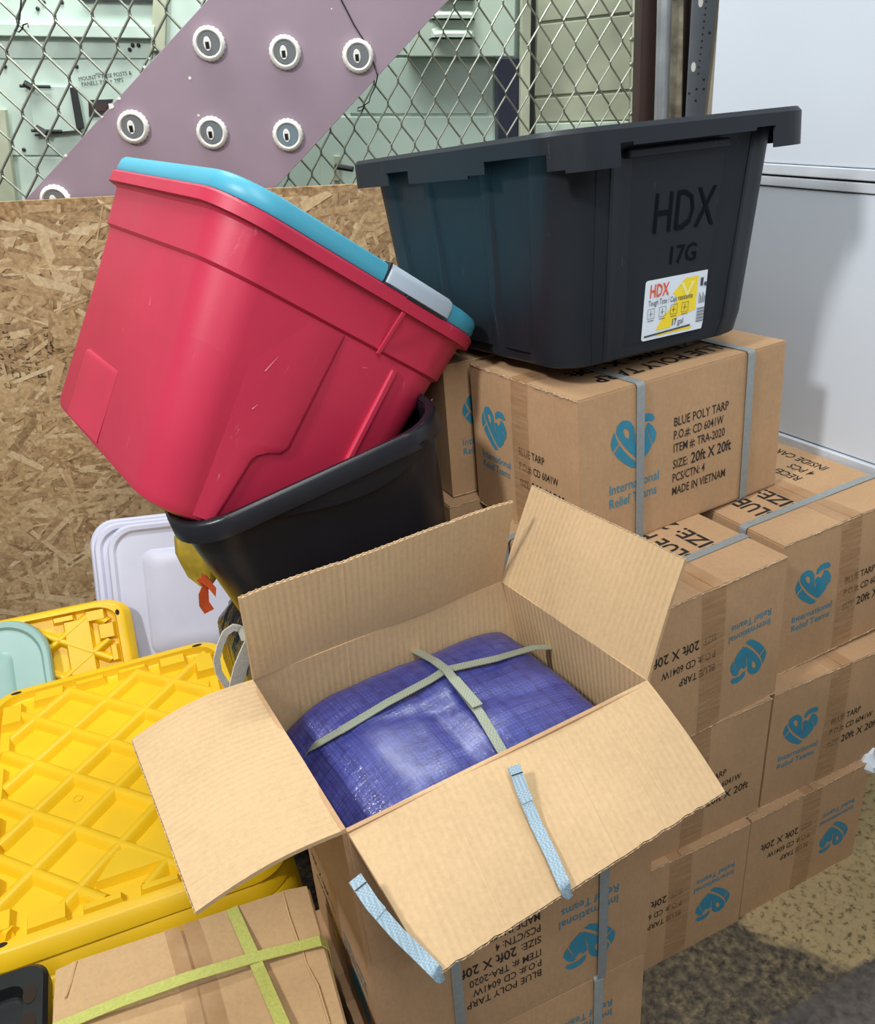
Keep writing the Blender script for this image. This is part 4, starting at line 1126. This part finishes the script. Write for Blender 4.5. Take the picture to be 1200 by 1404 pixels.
m_.loft([[left_face(0.152 - k*0.02*(z > 0.13), z, -0.001), left_face(0.149, z, 0.004*q), left_face(0.142, z, 0.0055*q), left_face(0.06, z, 0.003*q), left_face(-0.03, z, 0.0002)] for k, (z, q) in enumerate([(0.014,1),(0.07,1),(0.122,1),(0.128,0.7),(0.131,-0.2)])], False, False, False)
obj('raised_panel', m_, M['red'], rt, smooth=70)
raised('rib', [(0.084,0.060),(0.094,0.060),(0.112,0.318),(0.100,0.318)], near_face, 0.007, 0.003)
raised('rib', [(0.060,0.328),(0.066,0.328),(0.068,0.398),(0.062,0.398)], lambda x, z, o: near_face(x, z, o+0.010+0.012*(z-0.328)/0.07), 0.001, 0.0005)
m_ = MB(); rk = random.Random(9)
for (fx, x, z, L_, a_) in [('n',-0.09,0.235,0.03,1.2),('n',-0.085,0.18,0.012,1.0),('n',0.19,0.30,0.008,1.3),('n',0.05,0.30,0.012,0.3),('n',0.08,0.13,0.006,2.0)]:
    d = Vector((math.cos(a_), math.sin(a_)))*L_
    m_.face([near_face(x, z, 0.0052), near_face(x+0.0016, z, 0.0052), near_face(x+d.x, z+d.y, 0.0052)])
for (y, z, L_, a_) in [(-0.10,0.27,0.03,1.1),(-0.085,0.245,0.012,1.1),(0.02,0.30,0.012,1.4),(0.0,0.19,0.006,0.4)]:
    d = Vector((math.cos(a_), math.sin(a_)))*L_
    m_.face([left_face(y, z, 0.001), left_face(y+0.002, z, 0.001), left_face(y+d.x, z+d.y, 0.001)])
m_s = plain('red_scratch', (240, 170, 180), 0.6, var=0.02)
obj('scratches', m_, m_s, rt)['kind'] = 'stuff'
Rlid = RR(*RT['rot'])
tlid = thing('tote_lid', 'teal lid with a grey latch closing the red tote', 'lid', RT['loc'] + Rlid @ Vector((0, 0, h+0.001)), Rlid)
m_ = MB()
la, lb = ra-0.004, rb_-0.004
m_.loft([rrect(la-0.002, lb-0.002, 0.082, 0.0, 10), rrect(la, lb, 0.083, 0.004, 10), rrect(la-0.001, lb-0.001, 0.082, 0.018, 10), rrect(la-0.005, lb-0.005, 0.079, 0.025, 10), rrect(la-0.014, lb-0.014, 0.072, 0.028, 10), rrect(la-0.04, lb-0.04, 0.055, 0.028, 10), rrect(la-0.05, lb-0.05, 0.05, 0.018, 10)])
obj('lid_shell', m_, M['teal'], tlid, smooth=40)
m_ = MB(); x0, x1 = 0.018, 0.142
pr_ = [(-0.004,0.002),(-0.0035,0.018),(0.002,0.027),(0.014,0.0315),(0.030,0.0315),(0.030,0.02),(0.0,0.002)]
m_.loft([[Vector((x, -lb + py - (0.0 if x in (x0, x1) else 0.0015), pz)) for py, pz in pr_] for x in (x0, x0+0.006, (x0+x1)/2, x1-0.006, x1)])
obj('latch', m_, M['latch'], tlid, smooth=40, bevel=0.001)
m_ = MB(); m_.box((x0-0.004, -lb-0.001, 0.0), (x0-0.001, -lb+0.02, 0.030)); obj('latch_gap', m_, M['dark'], tlid)
m_ = MB(); m_.box((0.06, -lb-0.0035, -0.003), (0.135, -lb+0.01, 0.0035)); obj('latch_hook', m_, M['dark'], tlid, bevel=0.001)

# ================================================================== YELLOW LIDS
LA, LB, LH = 0.270, 0.380, 0.034
def lid_base_mesh():
    m_ = MB(); n = 8
    m_.loft([rrect(LA+0.008, LB+0.008, 0.078, -LH, n), rrect(LA+0.009, LB+0.009, 0.078, -LH+0.004, n), rrect(LA-0.003, LB-0.003, 0.07, -0.003, n), rrect(LA-0.008, LB-0.008, 0.066, 0.0, n), rrect(LA-0.024, LB-0.024, 0.055, 0.0, n),
             rrect(LA-0.030, LB-0.030, 0.05, -0.019, n), rrect(LA-0.05, LB-0.05, 0.03, -0.019, n)], False, True)
    m_.loft([rrect(LA+0.006, LB+0.006, 0.076, -LH, n), rrect(LA-0.01, LB-0.01, 0.066, -0.006, n), rrect(LA-0.04, LB-0.04, 0.04, -0.022, n)], False, True)
    m_.loft([rrect(LA+0.008, LB+0.008, 0.078, -LH, n), rrect(LA+0.006, LB+0.006, 0.076, -LH, n)], False, False)
    return mesh_of('lid_shell', m_, M['yellow'], 35)
LIDM = lid_base_mesh()
def clipline(cs, fam, hx_, hy_):
    # fam 0: x+y=cs ; fam 1: x-y=cs
    pts = []
    f = (lambda x: cs-x) if fam == 0 else (lambda x: x-cs)
    g = (lambda y: cs-y) if fam == 0 else (lambda y: y+cs)
    for x in (-hx_, hx_):
        if -hy_ <= f(x) <= hy_: pts.append((x, f(x)))
    for y in (-hy_, hy_):
        if -hx_ < g(y) < hx_: pts.append((g(y), y))
    return pts[:2] if len(pts) >= 2 else None
def lid_ribs():
    out = []
    for fam, cs_ in ((0, [0.235+0.152*k for k in range(-5, 3)]), (1, [-0.574+0.155*k for k in range(0, 8)])):
        for cs in cs_:
            c_ = clipline(cs, fam, LA-0.045, LB-0.050)
            if not c_ or math.dist(*c_) < 0.04: continue
            p, q = Vector((*c_[0], -0.019)), Vector((*c_[1], -0.019)); d = (q-p).normalized(); e = Vector((-d.y, d.x, 0))
            z = UP*0.0115
            prof = [(-0.017,0),(-0.0125,0.007),(-0.0085,0.0138),(-0.004,0.0165),(0.004,0.0165),(0.0085,0.0138),(0.0125,0.007),(0.017,0)]
            m_ = MB(); m_.loft([[c0_ + e*x_ + UP*z_ for x_, z_ in prof] for c0_ in (p, q)])
            out.append(('rib', mesh_of('lid_rib', m_, M['yellow'], 50), None))
    return out
RIBS = lid_ribs()
def lid_blocks():
    out = []; r = random.Random(4)
    def blk(x0, y0, x1, y1, z1):
        m_ = MB(); k = 0.006
        m_.hexa([(x0,y0,-0.019),(x1,y0,-0.019),(x1,y1,-0.019),(x0,y1,-0.019),(x0+k,y0+k,z1),(x1-k,y0+k,z1),(x1-k,y1-k,z1),(x0+k,y1-k,z1)])
        out.append(('rim_block', mesh_of('rim_block', m_, M['yellow']), None))
    ax, by = LA-0.030, LB-0.030
    for s in (-1, 1):
        for (t0, t1, d) in ((-0.95,-0.80,0.05),(-0.74,-0.58,0.03),(-0.40,-0.12,0.022),(-0.02,0.30,0.022),(0.42,0.60,0.03),(0.70,0.92,0.05)):
            y0, y1 = t0*by, t1*by
            blk(*( (-ax, y0, -ax+d, y1) if s < 0 else (ax-d, y0, ax, y1) ), -0.001)
        for (t0, t1, d) in ((-0.72,-0.42,0.045),(-0.34,-0.04,0.024),(0.06,0.36,0.024),(0.46,0.74,0.045)):
            x0, x1 = t0*ax, t1*ax
            blk(*( (x0, -by, x1, -by+d) if s < 0 else (x0, by-d, x1, by) ), -0.001)
    # broad flat rest along the near edge
    m_ = MB(); pl = [(-0.06,-by+0.055),(0.215,-by+0.055),(0.215,-by+0.125),(-0.02,-by+0.125)]
    m_.loft([[Vector((x, y, -0.019)) for x, y in pl], [Vector((x*0.96+0.003, (y+by-0.09)*0.82-by+0.09, -0.003)) for x, y in pl]]); out.append(('rest_pad', mesh_of('rest_pad', m_, M['yellow']), None))
    # corner slots
    for sx, sy in ((1,1),(-1,1),(1,-1),(-1,-1)):
        m_ = MB(); m_.slab([Vector((sx*(LA-0.062), sy*(LB-0.02), 0.0002)) + Vector((math.cos(t)*0.012, math.sin(t)*0.005, 0)) for t in [2*PI*k/12 for k in range(12)]], UP*0.0005)
        out.append(('corner_slot', mesh_of('corner_slot', m_, M['void']), None))
    # moulded roundel and a dirty hole
    m_ = MB(); m_.lathe([(0.020,-0.019),(0.020,-0.0175),(0.0175,-0.0175),(0.0175,-0.019)], (0.055, -0.02, 0), UP, 20); out.append(('roundel', mesh_of('roundel', m_, M['yellow'], 40), None))
    m_ = MB(); m_.lathe([(0.007,-0.0189),(0.006,-0.0178)], (-0.098, 0.046, 0), UP, 9); out.append(('dirt_spot', mesh_of('dirt_spot', m_, M['gap']), None))
    m_ = MB(); m_.lathe([(0.010,-0.0189),(0.010,-0.0172),(0.007,-0.0172),(0.007,-0.0189)], (-0.085, -0.04, 0), UP, 14); out.append(('moulded_pip', mesh_of('moulded_pip', m_, M['yellow'], 40), None))
    return out
BLK = lid_blocks()
def yellow_lid(label, loc, R, full=False, scale=(1,1,1)):
    t = thing('diamond_lid', label, 'lid', loc, R, 'yellow tote lids', scale=scale)
    put('lid_shell', LIDM, t)
    if full:
        for nm, me, _ in RIBS + BLK: put(nm, me, t)
    return t
YC = Vector((-0.943, 0.787, 0.1935))
words = ['second lid from the top of the flat yellow stack', 'third lid from the top of the flat yellow stack', 'fourth lid from the top of the flat yellow stack', 'fifth lid from the top of the flat yellow stack', 'sixth lid from the top, lowest of the flat yellow stack']
yellow_lid('topmost yellow lid of the flat stack, diamond ribs facing up', YC, RR(0, 0, -0.092), True)
rj = random.Random(8)
for k, wd_ in enumerate(words):
    yellow_lid(wd_, YC + Vector((rj.uniform(-.004,.004), -0.013*(k+1)+rj.uniform(-.003,.003), -0.0315*(k+1))), RR(0, 0, -0.092 + rj.uniform(-0.012, 0.012)))

# leaning yellow lid behind the stack, long side up
def lean(corner_px, zc, right, tilt_deg):
    """rotation with local X = right, local Y = up the slope, and the world point of its top right corner"""
    right = Vector(right).normalized(); tl_ = math.radians(tilt_deg)
    fwd = UP.cross(right)                      # horizontal, away from the camera side
    y = fwd*math.cos(tl_) + UP*math.sin(tl_); z = right.cross(y)
    R = Matrix((right, y, z)).transposed(); return R, at_z(*corner_px, zc)
Rl, pc = lean((172, 820), 0.275, (0.985, -0.17, 0), 52)
R9 = Rl @ Matrix.Rotation(PI/2, 3, 'Z')        # long side along the right axis
yellow_lid('yellow lid leaning behind the flat stack under the sea green lid', pc - Rl.col[0]*0.385 - Rl.col[1]*0.160 - Rl.col[2]*0.0, R9, True, (0.62, 1, 1))

def smooth_lid(name, label, a, b, loc, R, mat, group=None, th=0.022, r=0.075):
    t = thing(name, label, 'lid', loc, R, group)
    m_ = MB(); n = 10
    m_.loft([rrect(a, b, r, -th, n), rrect(a+0.001, b+0.001, r, -th+0.004, n), rrect(a-0.002, b-0.002, r, -0.003, n), rrect(a-0.006, b-0.006, r-0.004, 0.0, n), rrect(a-0.016, b-0.016, r-0.012, -0.001, n), rrect(a-0.022, b-0.022, r-0.016, -0.008, n), rrect(a-0.10, b-0.075, r-0.02, -0.007, n)], False, True)
    m_.loft([rrect(a, b, r, -th, n), rrect(a-0.003, b-0.003, r, -th, n), rrect(a-0.012, b-0.012, r-0.01, -0.006, n), rrect(a-0.03, b-0.03, r-0.02, -0.012, n)], False, True)
    obj('lid_shell', m_, mat, t, smooth=40)
    m_ = MB(); m_.loft([rrect(a-0.085, b-0.070, 0.03, -0.008, n), rrect(a-0.095, b-0.080, 0.028, -0.0005, n), rrect(a-0.14, b-0.12, 0.02, -0.002, n)], False, True)
    obj('raised_centre', m_, mat, t, smooth=40)
    return t
# sea green lid on the leaning yellow one
Rg, pg = lean((64, 842), 0.275, (0.985, -0.17, 0), 50)
smooth_lid('sea_green_lid', 'sea green lid at the left edge lying on the leaning yellow lid', 0.30, 0.155, pg - Rg.col[0]*0.30 - Rg.col[1]*0.155 + Rg.col[2]*0.03, Rg, M['green_lid'], r=0.10)
# white lids leaning against the strand board
for k, (cx_, lb_) in enumerate(((0.0, 'rearmost white lid leaning on the strand board, its left corner sticking out'), (0.014, 'middle white lid of the three leaning on the strand board'), (0.052, 'front white lid of the three leaning on the strand board'))):
    tl_ = math.radians(62); y = BN*math.cos(tl_) + UP*math.sin(tl_); z = BR.cross(y); R = Matrix((BR, y, z)).transposed()
    top_left = back(119, 716, -0.14 - 0.0*k)
    loc = top_left + BR*(0.30 + cx_) - y*(0.21 + 0.010*k) + z*(0.016*k)
    smooth_lid('white_lid', lb_, 0.30, 0.21, loc, R, M['white_lid'], 'white lids leaning on the strand board', 0.014, 0.07)

# ================================================================== CARTON with lime straps
kc0 = Vector((-1.07, 0.150, 0)); Rk = RR(0, 0, -0.122)
WK, DK, HK = 0.338, 0.40, 0.425
kc = thing('strapped_carton', 'worn brown carton with crossed lime straps in front of the yellow lids', 'carton', kc0 + Rk @ Vector((WK/2, -DK/2, 0)), Rk)
m_ = MB(); rr_ = random.Random(6)
def wob(x, y, z): return Vector((x + 0.004*math.sin(9*z+3*y), y + 0.004*math.sin(11*x+5*z), z))
n = 10
i0 = 0
def kgrid(fn, N_=12):
    i = len(m_.v)
    for a in range(N_+1):
        for b in range(N_+1): m_.v.append(fn(2*a/N_-1, 2*b/N_-1))
    for a in range(N_):
        for b in range(N_): q = i+a*(N_+1)+b; m_.f.append([q, q+N_+1, q+N_+2, q+1])
hw, hd = WK/2, DK/2
topz = lambda s, t: HK - 0.004 + 0.003*math.sin(5*s+1)*math.cos(3*t) - 0.006*(abs(s)**8) - 0.005*(abs(t)**10)
kgrid(lambda s, t: Vector((s*hw, t*hd, topz(s, t))))
kgrid(lambda s, t: Vector((s*hw, t*hd, 0)))
for sgn in (-1, 1):
    kgrid(lambda s, t: Vector((sgn*hw + sgn*0.004*(1-s*s)*(1-t*t), s*hd, topz(sgn, s)*(t+1)/2)))
    kgrid(lambda s, t: Vector((s*hw, sgn*hd + sgn*0.004*(1-s*s)*(1-t*t), topz(s, sgn)*(t+1)/2)))
me = mesh_of('body', m_, M['card_old']); bmx = bmesh.new(); bmx.from_mesh(me); bmesh.ops.remove_doubles(bmx, verts=bmx.verts, dist=0.0008); bmesh.ops.recalc_face_normals(bmx, faces=bmx.faces); bmx.to_mesh(me); bmx.free()
me.shade_smooth(); me.set_sharp_from_angle(angle=math.radians(40)); ob_ = put('body', me, kc)
Ki = mworld(kc).inverted()
def kp(u, v, dz=0.0): 
    p = Ki @ at_z(u, v, HK + dz); return p
# two top flaps meeting at a wavy seam, worn creases
seam = [(246,1252),(254,1290),(266,1330),(276,1370),(284,1404),(292,1440),(330,1620)]
sp_ = [kp(u, v) for u, v in seam]
xl, xr, yb_, yf_ = -hw+0.003, hw-0.003, hd-0.003, -hd+0.003
sp_[0].y = yb_; sp_[-1].y = yf_
for side, xe in ((-1, xl), (1, xr)):
    m_ = MB(); rings = []
    for k, p in enumerate(sp_):
        z0 = HK - 0.004; xx = p.x + side*0.0018
        zt_ = HK + 0.0015 + 0.0008*math.sin(k*2.1+side)
        rings.append([Vector((xx, p.y, z0)), Vector((xe, p.y, z0-0.004)), Vector((xe, p.y, zt_-0.005)), Vector((xx+(xe-xx)*0.85, p.y, zt_)), Vector((xx, p.y, zt_))])
    m_.loft(rings); obj('top_flap', m_, M['card_old'], kc, smooth=30)
m_ = MB(); rings = []
for p in sp_: rings.append([Vector((p.x-0.022, p.y, HK+0.0026)), Vector((p.x+0.024, p.y, HK+0.0026))])
m_.loft(rings, False, False, False); obj('packing_tape', m_, M['tape'], kc, smooth=40)
def crease(pts):
    m_ = MB(); m_.tube([kp(u, v, 0.0016) for u, v in pts], [0.0016]+[0.0022]*(len(pts)-2)+[0.0016], 6, True); obj('crease', m_, M['card_old'], kc, smooth=60)
crease([(388,1223),(396,1255),(408,1290),(414,1300),(420,1322),(436,1352),(452,1404)]); crease([(105,1318),(98,1345),(90,1368)])
def kstrap(p0, p1, lift, name='strap'):
    """strap across the whole top, through two pixels, then down both sides"""
    a = kp(*p0); b = kp(*p1); d = (b-a); d.z = 0; d.normalize(); a = (a+b)/2
    def hit(sgn):
        best = 1e9
        for lim, comp in ((hw+0.003, 0), (hd+0.003, 1)):
            if abs(d[comp]) > 1e-6:
                t = ((lim if d[comp]*sgn > 0 else -lim) - a[comp])/d[comp]
                if t*sgn > 0: best = min(best, abs(t))
        return a + d*best*sgn
    q0, q1 = hit(-1), hit(1); zt_ = HK + 0.0045 + lift
    path = [Vector((q0.x, q0.y, 0.01)), Vector((q0.x, q0.y, zt_-0.012))]
    nr = [-d, -d]
    q0i = q0 + d*0.008; q1i = q1 - d*0.008
    for f_ in (0, 0.25, 0.5, 0.75, 1): path.append(Vector((*q0i.lerp(q1i, f_).xy, zt_ + 0.013*math.sin(PI*f_)))); nr.append(UP)
    path += [Vector((q1.x, q1.y, zt_-0.012)), Vector((q1.x, q1.y, 0.01))]; nr += [d, d]
    e = Vector((-d.y, d.x, 0)); m_ = MB(); m_.ribbon(path, [e]*len(path), 0.0155, 0.0013, nr); obj(name, m_, M['lime'], kc, smooth=30)
kstrap((316,1242), (385,1404), 0.0); kstrap((110,1404), (460,1288), 0.002)

# ================================================================== black crate lid in the lower left corner
kb = thing('black_crate', 'black plastic crate corner with slots at the lower left edge', 'crate', (-1.235, 0.20, 0.0), RR(0, 0, -0.10))
m_ = MB(); hz = 0.255
m_.loft([rrect(0.095, 0.12, 0.02, 0.0, 6), rrect(0.105, 0.13, 0.025, hz-0.03, 6), rrect(0.118, 0.143, 0.03, hz-0.03, 6), rrect(0.118, 0.143, 0.03, hz-0.006, 6), rrect(0.112, 0.137, 0.028, hz, 6), rrect(0.085, 0.11, 0.02, hz, 6), rrect(0.082, 0.107, 0.02, hz-0.02, 6)])
obj('body', m_, M['black_pl'], kb, smooth=35)
for (x, y) in ((0.094, 0.085), (0.094, 0.040)):
    m_ = MB(); m_.slab([Vector((x, y, hz+0.0003)) + Vector((math.cos(t)*0.010, math.sin(t)*0.016, 0)) for t in [2*PI*k/12 for k in range(12)]], UP*0.0006); obj('slot', m_, M['void'], kb)

# ================================================================== black bag under the bin, its handles, orange strap, pouch
bg_ = thing('black_bag', 'black shiny bag under the black bin with white webbing handles', 'bag', (-0.515, 0.64, 0.0))
m_ = MB(); rings = []
def bagring(a, b, z, sd):
    r = random.Random(sd); base = rrect(a, b, min(a, b)*0.5, z, 8)
    return [p + Vector((r.uniform(-.006,.006), r.uniform(-.006,.006), r.uniform(-.006,.006))) for p in base]
for k, (a, b, z) in enumerate([(0.11,0.19,0.0),(0.132,0.21,0.03),(0.134,0.215,0.19),(0.165,0.22,0.24),(0.172,0.225,0.36),(0.168,0.22,0.45),(0.14,0.19,0.495),(0.06,0.1,0.50)]): rings.append(bagring(a, b, z, k))
m_.loft(rings); obj('bag_body', m_, M['bag'], bg_, smooth=60)
def bagp(u, v, y): return at_plane(u, v, (0,1,0), (0,y,0))
def webbing(pts, w_, name):
    path = [Vector(p) for p in pts]; pp = []
    for i in range(len(path)-1):
        for k in range(4): pp.append(path[i].lerp(path[i+1], k/4))
    pp.append(path[-1]); wd, nr = [], []
    vd = ray(320, 900)
    for i, p in enumerate(pp):
        t = (pp[min(i+1, len(pp)-1)]-pp[max(0, i-1)]).normalized(); d = t.cross(vd).normalized()*0.75 + vd*0.65
        d = (d - t*d.dot(t)).normalized(); wd.append(d); nr.append(d.cross(t))
    m_ = MB(); m_.ribbon(pp, wd, w_, 0.002, nr); return obj(name, m_, M['white_web'], bg_, world=True, smooth=50)
webbing([bagp(u, v, 0.40) for u, v in [(336,878),(330,862),(320,860),(309,868),(302,885),(297,905),(300,922),(308,935),(316,945),(330,965)]], 0.012, 'handle')
hw2 = webbing([bagp(u, v, 0.39) for u, v in [(345,880),(336,900),(330,915),(325,935),(322,955)]], 0.026, 'handle')
m_ = MB(); pth = [bagp(u, v, 0.40) for u, v in [(276,792),(284,800),(279,812),(280,828),(287,838)]]
m_.ribbon(pth, [Vector((1,0.2,0.1))]*5, 0.016, 0.003, [Vector((0,-1,0.2))]*5)
m_.ribbon([bagp(u, v, 0.395) for u, v in [(276,792),(285,799),(296,812)]], [Vector((0.3,0.2,1))]*3, 0.014, 0.003, [Vector((0,-1,0.2))]*3)
tag(obj('orange_strap', m_, M['orange'], smooth=40), 'short orange strap hanging below the black bin', 'strap')
m_ = MB(); pc_ = bagp(262, 772, 0.50); rings = []
for k, (rx_, z) in enumerate(((0.01,-0.045),(0.032,-0.03),(0.04,0.0),(0.036,0.03),(0.015,0.05))): rings.append([pc_ + Vector((0.02, 0.01, z)) + BR*math.cos(t)*rx_ + BN*math.sin(t)*rx_*0.7 + UP*0.012*math.cos(2*t) for t in [2*PI*j/10 for j in range(10)]])
m_.loft(rings); tag(obj('yellow_pouch', m_, M['pouch'], smooth=30), 'crumpled yellow plastic pouch beside the black bin', 'pouch')

# ================================================================== white plastic scrap by the lower cartons
m_ = MB(); rq = random.Random(21); c_ = Vector((0.278, 0.012, 0.232)); rings = []
for k in range(7):
    t = k/6; rr0 = 0.014 + 0.022*math.sin(PI*t)
    rings.append([c_ + Vector((0.05*t + 0.004*rq.uniform(-1,1), 0.03*t, -0.012*t)) + Vector((0, math.cos(a)*rr0*rq.uniform(0.7,1.2), math.sin(a)*rr0*rq.uniform(0.5,1.1))) for a in [2*PI*q/9 for q in range(9)]])
m_.loft(rings); 
sc_ = obj('plastic_scrap', m_, M['sticker'], smooth=30); tag(sc_, 'crumpled white plastic scrap wedged between the wall column cartons', 'plastic scrap')
